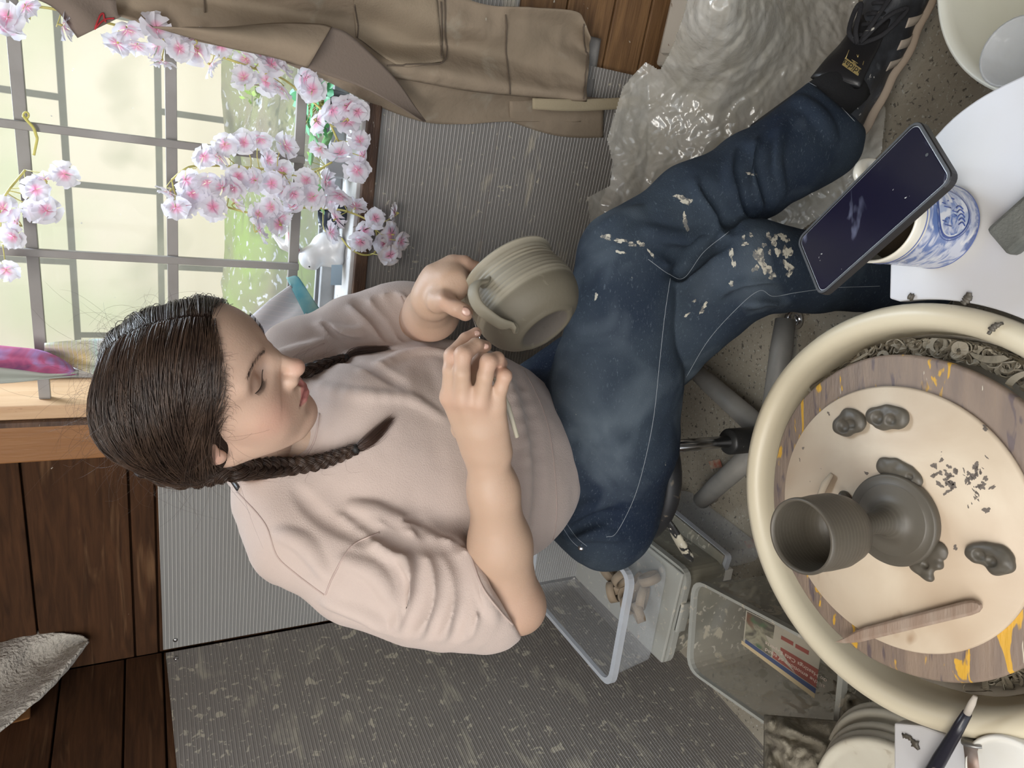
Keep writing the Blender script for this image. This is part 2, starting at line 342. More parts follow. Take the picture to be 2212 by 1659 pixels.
# ------------------------------------------------------------ outside
GW = 1.25
zA, zB = bw(140, 300, -GW)[2], bw(343, 300, -GW)[2]; sJ = sz(bw(240, 405, -GW))[0]; BWD = 2*abs(sz(bw(70, 205, -GW))[0]-sz(bw(70, 565, -GW))[0])/2
gwm = mat('pale concrete blocks', (.62, .56, .44), .85, (.52, .53, .36), 1.6, lo=.5, hi=.66, bump=.3, bs=30,
          brick=dict(map={'Rotation': (math.pi/2, 0, 0), 'Location': (-sJ+BWD/2, zA, 0)}, **{'in': {'Scale': 1, 'Brick Width': BWD, 'Row Height': zA-zB, 'Mortar Size': .012, 'Mortar Smooth': .3, 'Color1': (1, 1, 1, 1), 'Color2': (.5, .5, .5, 1)}}, mortar=(.14, .14, .11)),
          spots=[((.3, .3, .2), 2.2, .62, .2)])
def localwall(name, s0, s1, o0, z0, z1, th, m):
    V, F = hexa([(s0, 0, z0), (s1, 0, z0), (s1, th, z0), (s0, th, z0), (s0, 0, z1), (s1, 0, z1), (s1, th, z1), (s0, th, z1)])
    o = mesh(name, V, F, m, smooth=False); c = B(0, o0, 0)
    o.matrix_world = Matrix([[BD[0], -BN[0], 0, c[0]], [BD[1], -BN[1], 0, c[1]], [0, 0, 1, 0], [0, 0, 0, 1]]); o['kind'] = 'structure'; return o
localwall('wall_outside', -1.5, 5, -GW, -.3, 3.0, .12, gwm)
soil = mat('gravel and moss', (.16, .14, .11), .95, (.17, .24, .07), 3, bump=1, bs=30, spots=[((.34, .35, .36), 40, .6, .05), ((.07, .07, .05), 6, .5, .2)])
def bank(u, v):
    P = np.array([B(-1.5+6*a, -.2-(GW-.2)*b_, .74+.29*b_) for a, b_ in zip(u, v)]); P[:, 2] += .05*fbm(P, 4, 3); return P
V, F = gridmesh(bank, 60, 30); o = mesh('ground_outside', V, F, soil); o['kind'] = 'structure'
lf_m = mat('shrub leaves', (.16, .3, .06), .5, (.34, .5, .12), 20)
def shrub(name, label, s, off, z, R, n, m, lm=.03):
    t = thing(name, label, 'plant', B(s, off, z-R)); bl = MB(); bs = MB()
    for k in range(max(5, n//30)):
        a = rng.normal(size=3); a /= np.linalg.norm(a); a[2] = abs(a[2]); e = np.asarray(B(s, off, z-R*.8))+a*R*rng.uniform(.9, 1.5)
        bs.add(*tube(smooth_path([B(s, off, z-R), (B(s, off, z-R)+e)/2+rng.normal(size=3)*.02, e], 6), np.linspace(.004, .0015, 6), 5))
        for q in range(30):
            c = np.asarray(B(s, off, z-R))+(e-B(s, off, z-R))*rng.uniform(.35, 1.05)+rng.normal(size=3)*R*.14
            u = rng.normal(size=3); u /= np.linalg.norm(u); v = np.cross(u, rng.normal(size=3)); v /= np.linalg.norm(v); l = lm*rng.uniform(.6, 1.1)
            bl.add([c, c+u*l*.5+v*l*.3, c+u*l, c+u*l*.5-v*l*.3, ], [(0, 1, 2, 3)])
    bs.build('stems', M['trim_dark'], t); bl.build('leaves', m, t, smooth=False)
shrub('shrub', 'green leafy shrub outside against the block wall, behind the upper blossoms', 1.45, -.8, 1.05, .2, 420, lf_m, .035)
shrub('shrub', 'small green shrub outside the glass between the two middle grille bars', 1.17, -.95, .93, .13, 240, lf_m, .03)
shrub('shrub', 'pale green plant low outside the glass near the colourful curtain', .95, -.9, .8, .16, 300, mat('moss leaves', (.45, .55, .25), .6, (.6, .65, .45), 20), .025)
shrub('shrub', 'low bright green plant outside the glass at the bottom of the window behind the rabbit', 1.0, -.45, .82, .12, 260, mat('bright leaves', (.3, .55, .12), .5), .025)
# ------------------------------------------------------------ corrugated sheets on the walls
def sheet(label, quad, m, W, off, screws=()):
    t = thing('corrugated_sheet', label, 'plastic sheet', W(*quad[0][:1], off, quad[0][1]), 'corrugated plastic sheets lining the walls')
    V, F = hexa([W(s, off, z) for s, z in quad]+[W(s, off+.006, z) for s, z in quad]); mesh('panel', V, F, m, t, smooth=False)
    for s, z in screws:
        V, F = lathe([(.0001, .003), (.004, .0025), (.0055, 0), (.0001, 0)], W(s, off+.006, z), 14, BN if W is B else LN); mesh('screw', V, F, M['metal'], t)
    return t
p0 = sz(bw(338, 1000)); p1 = sz(bw(352, 1380)); z1 = p1[1]
sheet('clean grey corrugated sheet behind her shoulder, screwed beside the room corner', [(.012, 0), (.66, 0), (.66, .86), (.012, z1+.0)], M['polycarb_clean'], B, .001, [(.03, z1-.025)]) if False else \
sheet('clean grey corrugated sheet on the back wall behind her shoulder, beside the corner', [(.012, 0), (.55, 0), (.55, p0[1]), (.012, z1)], M['polycarb_clean'], B, .001, [(.035, z1-.025)])
sheet('grey corrugated sheet under the window sill, specked with dry clay', [(.53, .60), (2.2, .60), (2.2, .852), (.53, .852)], M['polycarb'], B, .002)
lz0 = (lambda p: float((p-CORN) @ LD))(lw(357, 1385)); pa = lw(357, 1390); pb = lw(383, 1659)
la, lb = float((pa-CORN) @ LD), float((pb-CORN) @ LD)
sheet('large grey corrugated sheet on the left wall, splashed with clay near the floor', [(.012, 0), (lb+.5, 0), (lb+.5, pb[2]+(pb[2]-pa[2])/(lb-la)*.5), (.012, pa[2])], M['polycarb_splash'], Lf, .001, [(.035, pa[2]-.02), (.6, pa[2]-.02)])
pe = sz(bw(1165, 20)); pf = sz(bw(1330, 155))
sheet('lower grey corrugated sheet between the hanging apron and the plastic film', [(.53, .0), (pf[0], .0), (pf[0], .605), (.53, .605)], M['polycarb'], B, .009)
# ============================================================ pottery wheel
WC = np.array([-.158, .491]); BZ = .52
wheel = thing('pottery_wheel', 'cream pottery wheel with a round splash pan and dark drive head', 'pottery wheel', (WC[0], WC[1], 0))
c0 = (WC[0], WC[1], 0)
prof = [(.233, .498), (.2355, .490), (.233, .484), (.229, .486), (.226, .492), (.222, .478), (.216, .44), (.2, .415), (.03, .41), (.03, .405), (.205, .409), (.222, .435), (.2275, .47), (.2268, .478)]
prof = [(.03, .405), (.205, .405), (.221, .43), (.226, .47), (.231, .474), (.236, .482), (.2365, .491), (.233, .4985), (.225, .502), (.217, .500), (.211, .494), (.2075, .485), (.205, .46), (.199, .428), (.19, .414), (.03, .412)]
V, F = lathe(prof, c0, 128, closed=True); mesh('splash_pan', V, F, M['cream'], wheel)
V, F = lathe([(.20, .4145), (.2035, .45), (.2025, .452), (.198, .432), (.188, .418), (.03, .418), (.03, .4145)], c0, 96)
Q = V.copy(); Q[:, :2] = WC+(Q[:, :2]-WC)*(1-.01*np.abs(vn(Q, 60, 4)))[:, None]; mesh('clay_slip', Q, F, M['slip'], wheel)
V, F = lathe([(.001, .498), (.165, .498), (.17, .494), (.17, .486), (.165, .482), (.04, .482), (.04, .30), (.001, .30)], c0, 72); mesh('wheel_head', V, F, M['metal'], wheel)
b = MB(); b.add(*boxax((WC[0], WC[1]-.06, .25), (1, 0, 0), (0, 1, 0), (0, 0, 1), .2, .24, .15)); b.build('housing', M['white'], wheel, smooth=False, bevel=.02)
for sx, sy in ((-1, -1), (1, -1), (-.62, .55), (.62, .55)):
    b = MB(); b.add(*tube([(WC[0]+.17*sx, WC[1]+.2*sy-.06, .12), (WC[0]+.18*sx, WC[1]+.21*sy-.06, 0.0)], .018, 12)); b.build('leg', M['tubegrey'], wheel)
# worn plywood bat on the wheel head and the pale bat on it
DC = (-.1565, .4875, 0)
db = thing('plywood_bat', 'large worn brown plywood bat with yellow paint marks under the pale round bat', 'wheel bat', (DC[0], DC[1], .498))
rr = .1775; V, F = lathe([(.001, .499), (rr-.004, .499), (rr, .502), (rr, .511), (rr-.003, .5135), (.001, .5135)], DC, 128)
a = np.arctan2(V[:, 1]-DC[1], V[:, 0]-DC[0]); rad = np.hypot(V[:, 0]-DC[0], V[:, 1]-DC[1])
V[:, :2] += (V[:, :2]-np.array(DC[:2]))*(np.where(rad > .1, .006*np.sin(3*a)+.004*np.sin(7*a+1), 0))[:, None]
mesh('board', V, F, M['disc'], db)
BC = (-.159, .492, 0)
bt = thing('round_bat', 'smooth pale round wooden bat holding the clay goblet', 'wheel bat', (BC[0], BC[1], .514))
V, F = lathe([(.001, .5138), (.142, .5138), (.1455, .516), (.1458, .519), (.1435, .5225), (.001, .5225)], BC, 144); mesh('board', V, F, M['bat'], bt)
BT = .5225
gb = thing('clay_goblet', 'dark wet clay goblet with a wide flat foot standing on the pale bat', 'goblet', (BC[0], BC[1]-.005, BT))
gc = (BC[0]-.001, BC[1]-.008, BT)
V, F = lathe([(.001, .0), (.048, .0), (.0495, .0008), (.0505, .003), (.0505, .0085), (.0495, .0108), (.0480, .0114), (.0400, .0100), (.0394, .0108), (.0385, .0110), (.0300, .0120), (.0225, .0138), (.0170, .0180), (.0135, .026), (.0120, .038), (.0115, .055), (.013, .068), (.015, .074)], gc, 96); mesh('stem_and_foot', V, F, M['clay'], gb)
zr = .153
V, F = lathe([(.010, .070), (.013, .073), (.025, .078), (.035, .090), (.0385, .105), (.0385, .125), (.0375, .140), (.0385, .150), (.0380, zr), (.0355, zr+.001), (.0345, .149), (.0350, .140), (.0350, .105), (.030, .090), (.018, .083), (.001, .081)], gc, 96); mesh('bowl', V, F, M['clay'], gb)
# clay trimmings in the pan
b = MB()
def shaving(b, c, L, W, curl, th=.0012):
    a0 = rng.uniform(0, 6.28); n = 14; P = []; ang = a0; p = np.array(c, float); ph = rng.uniform(-.5, .5)
    for i in range(n):
        P.append(p.copy()); ang += curl/n; p = p+np.array([math.cos(ang)*math.cos(ph), math.sin(ang)*math.cos(ph), math.sin(ph)*.6+rng.normal()*.15])*L/n
    P = np.array(P); P[:, 2] = np.clip(P[:, 2], .422, .497); T = np.gradient(P, axis=0); T /= np.linalg.norm(T, axis=1)[:, None]+1e-9
    up = rng.normal(size=3); N = np.cross(T, up/np.linalg.norm(up)); N /= np.linalg.norm(N, axis=1)[:, None]+1e-9; N2 = np.cross(T, N)
    w = W*np.sin(np.linspace(.25, 2.9, n))[:, None]
    V = np.stack([P-N*w, P+N*w, P+N*w+N2*th, P-N*w+N2*th], 1).reshape(-1, 3)
    b.add(V, [(i*4+j, i*4+(j+1) % 4, i*4+4+(j+1) % 4, i*4+4+j) for i in range(n-1) for j in range(4)])
for k in range(900):
    a = rng.normal(-.1, .75) if rng.random() < .8 else rng.normal(3.9, .35); r = rng.uniform(.178, .197); hh = .425+.05*rng.random()*max(.25, math.cos((a+.05)*.8)) if abs(a) < 2 else .425+.015*rng.random()
    shaving(b, (WC[0]+r*math.cos(a), WC[1]+r*math.sin(a), hh), rng.uniform(.015, .06), rng.uniform(.0012, .0045), rng.uniform(-9, 9))
for k in range(70):
    a = rng.uniform(.2, 2.3); r = rng.uniform(.186, .197); shaving(b, (WC[0]+r*math.cos(a), WC[1]+r*math.sin(a), .425), rng.uniform(.01, .03), rng.uniform(.001, .003), rng.uniform(-6, 6))
V = np.vstack(b.V); d = V[:, :2]-WC; r = np.linalg.norm(d, axis=1); rc = np.clip(r, .175, .1985+.0*r); V[:, :2] = WC+d*(rc/r)[:, None]; V[:, 2] = np.clip(V[:, 2], .4185, .498)
o = mesh('clay_trimmings', V, b.F, M['trimmings'], smooth=False); tag(o, 'heap of curled grey clay shavings lying in the splash pan', 'clay trimmings', kind='stuff')
# white laminate worktops either side
def slab(name, poly, z, th, m, label, cat, parent=None):
    n = len(poly); V = [(*p[:2], z) for p in poly]+[(*p[:2], z-th) for p in poly]
    F = [tuple(range(n)), tuple(range(2*n-1, n-1, -1))]+[(i, i+n, (i+1) % n+n, (i+1) % n) for i in range(n)]
    o = mesh(name, V, F, m, parent, smooth=False, bevel=.002)
    if label: tag(o, label, cat)
    return o
TZ = .488
tb = [pz(a, b_, TZ) for a, b_ in ((1921, 645), (1923, 560), (1930, 470))]
arc = smooth_path([pz(a, b_, TZ) for a, b_ in ((1938, 425), (1960, 372), (2000, 318), (2050, 262), (2100, 222), (2150, 192), (2212, 162))], 18)
poly = [p for p in tb]+list(arc)+[(.33, .30, 0), (.33, .18, 0), (.04, .18, 0)]
q0 = np.array(poly[-1][:2])
aE = math.atan2(tb[0][1]-WC[1], tb[0][0]-WC[0])
for a in np.linspace(-.55, aE, 14): poly.append((WC[0]+.2405*math.cos(a), WC[1]+.2405*math.sin(a), 0))
o = slab('worktop', poly[:-14]+poly[-14:][:13], TZ, .018, M['whiteboard'], 'white laminate worktop with a rounded corner beside the wheel, under the mug', 'worktop')
lb_ = [pz(a, b_, .485) for a, b_ in ((1931, 1562), (1931, 1700))]
poly = [lb_[0]]; a0 = math.atan2(lb_[0][1]-WC[1], lb_[0][0]-WC[0])
for a in np.linspace(math.pi+.02, math.pi+.8, 10): poly.append((WC[0]+.2405*math.cos(a), WC[1]+.2405*math.sin(a), 0))
poly += [(poly[-1][0]-.05, poly[-1][1]-.25, 0), (lb_[1][0]-.1, poly[-1][1]-.25, 0), lb_[1]]
slab('worktop', poly, .485, .018, M['whiteboard'], 'small white board left of the wheel carrying the clay brush', 'worktop')
# ============================================================ implicit-surface modelling
class Vol:
    def __init__(s, lo, hi, h):
        s.h = h; s.lo = np.asarray(lo, float); s.n = np.ceil((np.asarray(hi)-s.lo)/h).astype(int)+1
        s.F = np.full(s.n, .06, np.float32); s.ax = [s.lo[i]+np.arange(s.n[i])*h for i in range(3)]
    def _sl(s, lo, hi):
        a = np.clip(np.floor((np.asarray(lo)-s.lo)/s.h).astype(int), 0, s.n); b = np.clip(np.ceil((np.asarray(hi)-s.lo)/s.h).astype(int)+1, 0, s.n)
        return a, b
    def op(s, fn, lo, hi, k=0., mode='u', mg=None):
        mg = (k+3*s.h if mg is None else mg); a, b = s._sl(np.asarray(lo)-mg, np.asarray(hi)+mg)
        if (b <= a).any(): return s
        X = np.stack(np.meshgrid(*[s.ax[i][a[i]:b[i]] for i in range(3)], indexing='ij'), -1)
        d = fn(X).astype(np.float32); sl = tuple(slice(a[i], b[i]) for i in range(3)); f = s.F[sl]
        if mode == 'u':
            if k: hh = np.clip(.5+.5*(f-d)/k, 0, 1); f = f*(1-hh)+d*hh-k*hh*(1-hh)
            else: f = np.minimum(f, d)
        elif mode == 's':
            d = -d
            if k: hh = np.clip(.5-.5*(f-d)/k, 0, 1); f = f*(1-hh)+d*hh+k*hh*(1-hh)
            else: f = np.maximum(f, d)
        elif mode == 'add': f = f+d
        s.F[sl] = f; return s
    def ell(s, c, r, R=None, k=0., mode='u'):
        c = np.asarray(c, float); r = np.asarray(r, float); m = r.max()
        def fn(X):
            q = X-c
            if R is not None: q = q @ np.asarray(R).T
            k0 = np.sqrt(((q/r)**2).sum(-1)); k1 = np.sqrt(((q/r**2)**2).sum(-1))+1e-9
            return k0*(k0-1)/k1
        return s.op(fn, c-m, c+m, k, mode)
    def cap(s, a, b, ra, rb=None, k=0., mode='u', flat=None):
        a = np.asarray(a, float); b = np.asarray(b, float); rb = ra if rb is None else rb; ba = b-a; L = ba @ ba+1e-12; m = max(ra, rb)
        if flat is not None: fn_, fs = np.asarray(flat[0], float)/np.linalg.norm(flat[0]), flat[1]
        def fn(X):
            q = X-a; t = np.clip((q @ ba)/L, 0, 1); v = q-t[..., None]*ba
            if flat is not None: v = v+(fs-1)*(v @ fn_)[..., None]*fn_
            return np.sqrt((v**2).sum(-1))-(ra+(rb-ra)*t)
        return s.op(fn, np.minimum(a, b)-m, np.maximum(a, b)+m, k, mode)
    def chain(s, P, R, k=0., mode='u', flat=None):
        for i in range(len(P)-1): s.cap(P[i], P[i+1], R[i], R[i+1], k, mode, flat)
        return s
    def box(s, c, axes, half, rnd, k=0., mode='u'):
        c = np.asarray(c, float); Rm = np.array([np.asarray(a, float)/np.linalg.norm(a) for a in axes]); hf = np.asarray(half)-rnd; m = np.linalg.norm(half)
        def fn(X):
            q = np.abs((X-c) @ Rm.T)-hf; return np.sqrt((np.maximum(q, 0)**2).sum(-1))+np.minimum(q.max(-1), 0)-rnd
        return s.op(fn, c-m, c+m, k, mode)
    def disp(s, fn): s.F = s.F+np.where(np.abs(s.F) < .02, 1, 0)*fn(np.stack(np.meshgrid(*s.ax, indexing='ij'), -1)).astype(np.float32); return s
    def mesh(s, smooth=1):
        F = s.F; S = F < 0; nx, ny, nz = F.shape
        c = np.zeros((nx-1, ny-1, nz-1), np.int8)
        for i in (0, 1):
            for j in (0, 1):
                for k in (0, 1): c += S[i:nx-1+i, j:ny-1+j, k:nz-1+k]
        I = np.argwhere((c > 0) & (c < 8)); idx = np.full(c.shape, -1, np.int32); idx[tuple(I.T)] = np.arange(len(I))
        acc = np.zeros((len(I), 3)); cnt = np.zeros(len(I))
        for ax in range(3):
            for u in (0, 1):
                for v in (0, 1):
                    o = [0, 0, 0]; o[(ax+1) % 3] = u; o[(ax+2) % 3] = v; o = np.array(o); e = np.zeros(3, int); e[ax] = 1
                    A = I+o; Bq = A+e; fa = F[tuple(A.T)]; fb = F[tuple(Bq.T)]; mk = (fa < 0) != (fb < 0)
                    t = np.where(mk, fa/np.where(mk, fa-fb, 1), 0); acc += mk[:, None]*(o+e*t[:, None]); cnt += mk
        V = s.lo+(I+acc/cnt[:, None])*s.h; Q = []
        for ax in range(3):
            sl0 = [slice(None)]*3; sl1 = [slice(None)]*3; sl0[ax] = slice(0, -1); sl1[ax] = slice(1, None)
            E = S[tuple(sl0)] != S[tuple(sl1)]; b_, c_ = (ax+1) % 3, (ax+2) % 3
            J = np.argwhere(E); J = J[(J[:, b_] > 0) & (J[:, c_] > 0) & (J[:, b_] < F.shape[b_]-1) & (J[:, c_] < F.shape[c_]-1)]
            eb = np.zeros(3, int); eb[b_] = 1; ec = np.zeros(3, int); ec[c_] = 1
            q = np.stack([idx[tuple((J-eb-ec).T)], idx[tuple((J-ec).T)], idx[tuple(J.T)], idx[tuple((J-eb).T)]], 1)
            fl = ~S[tuple(J.T)]; q[fl] = q[fl][:, ::-1]; Q.append(q)
        Q = np.vstack(Q); Q = Q[(Q >= 0).all(1)]
        for _ in range(smooth): V = lap(V, Q, .5)
        return V, Q
def lap(V, Q, a=.5):
    n = len(V); acc = np.zeros((n, 3)); cnt = np.zeros(n)
    for i in range(4):
        u, v = Q[:, i], Q[:, (i+1) % 4]
        for d in range(3): acc[:, d] += np.bincount(u, V[v, d], n)+np.bincount(v, V[u, d], n)
        cnt += np.bincount(u, minlength=n)+np.bincount(v, minlength=n)
    return V*(1-a)+a*acc/np.maximum(cnt, 1)[:, None]
def vnormals(V, Q):
    fn_ = np.cross(V[Q[:, 2]]-V[Q[:, 0]], V[Q[:, 3]]-V[Q[:, 1]]); N = np.zeros_like(V)
    for i in range(4):
        for d in range(3): N[:, d] += np.bincount(Q[:, i], fn_[:, d], len(V))
    return N/(np.linalg.norm(N, axis=1)[:, None]+1e-12)
def bvh(V, Q): return BVHTree.FromPolygons([tuple(v) for v in V.tolist()], Q.tolist())
def hit(T, ox, oy, off=0.):
    r = ray(ox, oy); r = r/np.linalg.norm(r); h = T.ray_cast(Vector(CC), Vector(r))
    if h[0] is None: return None
    n_ = np.array(h[1]); n_ = n_ if n_ @ r < 0 else -n_
    return np.array(h[0])+n_*off
def hits(T, P, off=0., n=None):
    P = smooth_path([(*p, 0) for p in P], n) if n else np.array([(*p, 0) for p in P]); R = [hit(T, p[0], p[1], off) for p in P]
    return np.array([r for r in R if r is not None])
# ============================================================ the potter
HO = np.array([-.018, .875, 1.179])+(px(452, 861, .81)-px(470, 879, .81))                      # middle between the ears
HF = np.array([.397, -.507, -.765]); HF /= np.linalg.norm(HF)
_a = -.05; HL = np.array([.721, .688, -.081]); HF, HL = HF*math.cos(_a)+HL*math.sin(_a), HL*math.cos(_a)-HF*math.sin(_a)
HL -= (HL @ HF)*HF; HL /= np.linalg.norm(HL)
HU = np.cross(HF, HL)
if HU[2] < 0: HU = -HU
HR = np.array([HF, HL, HU])
def hd(f, l, u): return HO+HF*f+HL*l+HU*u
def axrot(ax, ang):
    ax = np.asarray(ax, float)/np.linalg.norm(ax); K = np.array([[0, -ax[2], ax[1]], [ax[2], 0, -ax[0]], [-ax[1], ax[0], 0]])
    return np.eye(3)+math.sin(ang)*K+(1-math.cos(ang))*K@K
person = thing('person', 'woman in a pale pink sweatshirt and clay stained jeans working on a clay bowl', 'person', (-.12, 1.08, 0))
J = {k: px(*v) for k, v in dict(neck=(560, 950, .99), shR=(625, 1165, .98), shL=(645, 760, 1.12), elR=(1108, 1300, 1.0), wrR=(1052, 985, .885), elL=(905, 700, 1.19), wrL=(930, 640, .985),
     hipR=(1290, 1060, 1.27), knR=(1335, 545, 1.13), anR=(1800, 225, 1.17), hipL=(1180, 860, 1.36), knL=(1610, 575, 1.07), anL=(1960, 600, 1.2), waist=(1120, 1000, 1.2), chest=(800, 950, 1.06)).items()}
# ---------------- head, neck (skin)
def head_vol():
    lo = HO-np.array([.17, .19, .2]); hi = HO+np.array([.17, .2, .17]); v = Vol(lo, hi, .0016)
    E = lambda f, l, u, r, k=.02, mode='u', R=HR: v.ell(hd(f, l, u), r, R, k, mode)
    v.ell(hd(.0, 0, .042), (.090, .072, .078), HR)
    E(.03, 0, .005, (.064, .060, .085), .03); E(.048, 0, .056, (.048, .058, .048), .03)
    for s in (-1, 1):
        v.cap(hd(.0, .050*s, -.045), hd(.058, .022*s, -.083), .014, .012, .03)
        E(.052, .036*s, -.008, (.026, .024, .024), .025)
        E(.055, .034*s, -.035, (.024, .022, .026), .025)
    E(.045, 0, -.05, (.04, .036, .036), .03); E(.070, 0, -.040, (.021, .026, .030), .02)
    E(.071, 0, -.083, (.0165, .020, .0145), .018)                       # chin
    for s in (-1, 1):
        v.cap(hd(.091, .012*s, .043), hd(.075, .048*s, .041), .006, .006, .015)   # brow ridge
    for s in (-1, 1): E(.0935, .0335*s, .0280, (.0140, .0190, .0125), .014, 's')   # eye sockets
    for s in (-1, 1):
        E(.0690, .0335*s, .0265, (.0152, .0158, .0142), .004)           # closed lids over the eyeballs
    # nose
    v.cap(hd(.0875, 0, .037), hd(.1085, 0, -.008), .0072, .0085, .012); E(.1075, 0, -.0105, (.0108, .0105, .0098), .006)
    for s in (-1, 1):
        E(.0965, .0132*s, -.0150, (.0108, .0070, .0084), .006); E(.1005, .0065*s, -.0205, (.0060, .0028, .0040), .003, 's')
    # lips
    up = [hd(.0835, -.0235, -.0435), hd(.0905, -.0105, -.0405), hd(.0935, -.0035, -.0385), hd(.0930, 0, -.0395), hd(.0935, .0035, -.0385), hd(.0905, .0105, -.0405), hd(.0835, .0235, -.0435)]
    v.chain(up, [.0026, .0048, .0056, .0052, .0056, .0048, .0026], .004)
    lw_ = [hd(.0830, -.0215, -.0460), hd(.0895, -.010, -.0510), hd(.0910, 0, -.0525), hd(.0895, .010, -.0510), hd(.0830, .0215, -.0460)]
    v.chain(lw_, [.0026, .0062, .0070, .0062, .0026], .004)
    ln = [hd(.0880, -.0240, -.0450), hd(.0955, -.010, -.0455), hd(.0985, 0, -.0455), hd(.0955, .010, -.0455), hd(.0880, .0240, -.0450)]
    v.chain(ln, [.0012, .0020, .0022, .0020, .0012], .003, 's')
    v.cap(hd(.098, 0, -.0235), hd(.0975, 0, -.034), .0022, .0028, .006, 's')             # philtrum
    v.cap(hd(.0945, -.012, -.0645), hd(.0945, .012, -.0645), .004, .004, .012, 's')       # under the lower lip
    for s in (-1, 1):                                                  # ears
        eR = HR.copy(); c = hd(-.006, .0735*s, .004)
        Ra = np.array([HF*.97+HL*.22*s*-1, HL*s*.97+HF*.22, HU]); Ra /= np.linalg.norm(Ra, axis=1)[:, None]
        v.ell(c, (.017, .0065, .030), Ra, .006); v.ell(hd(-.001, .0715*s, -.022), (.009, .005, .010), Ra, .006)
        v.ell(hd(-.002, .0785*s, .007), (.0095, .0045, .018), Ra, .004, 's')
        ring = [hd(.009, .0745*s, .010), hd(.005, .077*s, .027), hd(-.007, .080*s, .033), hd(-.019, .082*s, .024), hd(-.022, .081*s, .004), hd(-.014, .078*s, -.015)]
        v.chain(ring, [.0026, .003, .0034, .0036, .0034, .003], .003)
    nb = J['neck']; v.cap(hd(-.030, 0, -.035), nb, .052, .056, .03)
    v.cap(hd(-.015, 0, -.05), nb+HF*.01, .040, .048, .02)
    v.cap(hd(-.015, -.04, -.04), nb+HF*.02, .014, .012, .02)             # neck muscle
    return v
hv = head_vol(); HV, HQ = hv.mesh(2)
def headcols(V):
    q = (V-HO) @ HR.T; f, l, u = q[:, 0], q[:, 1], q[:, 2]; C = np.tile(np.array([.51, .35, .265]), (len(V), 1))
    def blend(w, c):
        nonlocal C; w = np.clip(w, 0, 1)[:, None]; C = C*(1-w)+np.array(c)*w
    g = lambda a, b, c, r: np.exp(-(((f-a)/r[0])**2+((np.abs(l)-b)/r[1])**2+((u-c)/r[2])**2))
    blend(.6*g(.06, .043, -.018, (.03, .022, .024)), (.58, .26, .20)); blend(.55*g(.113, 0, -.008, (.014, .012, .012)), (.60, .29, .22))
    blend(.4*g(.07, .033, .028, (.02, .018, .008)), (.58, .34, .28)); blend(.25*g(.08, 0, -.08, (.02, .02, .02)), (.66, .36, .30))
    dm = np.abs(l)/.0245; mid = -.0455; top = np.interp(dm, [0, .15, .45, 1], [-.0345, -.0335, -.0365, -.044]); bot = np.interp(dm, [0, .4, 1], [-.0590, -.0565, -.047])
    w = np.clip((top-u)/.0012, 0, 1)*np.clip((u-bot)/.0012, 0, 1)*(dm < 1)*(f > .07); blend(.8*w, (.47, .15, .15))
    w2 = np.exp(-((u-mid)/.0012)**2)*(dm < 1)*(f > .07); blend(.7*w2, (.25, .05, .06))
    bc = .0425+.0075*np.sin(np.clip((np.abs(l)-.010)/.038, 0, 1)*math.pi*.75); bwid = np.interp(np.abs(l), [.008, .014, .035, .050], [.0015, .0052, .0042, .0012])
    nz = .75+.35*vn(V, 900, 3); blend(.60*nz*np.exp(-((u-bc)/bwid)**2)*(np.abs(l) > .009)*(np.abs(l) < .051)*(f > .045), (.20, .125, .09))
    blend(.5*g(-.006, .08, .0, (.02, .012, .03)), (.68, .30, .24))
    blend(.45*np.clip(vn(V, 60, 9), 0, 1), (.55, .37, .28))
    return C
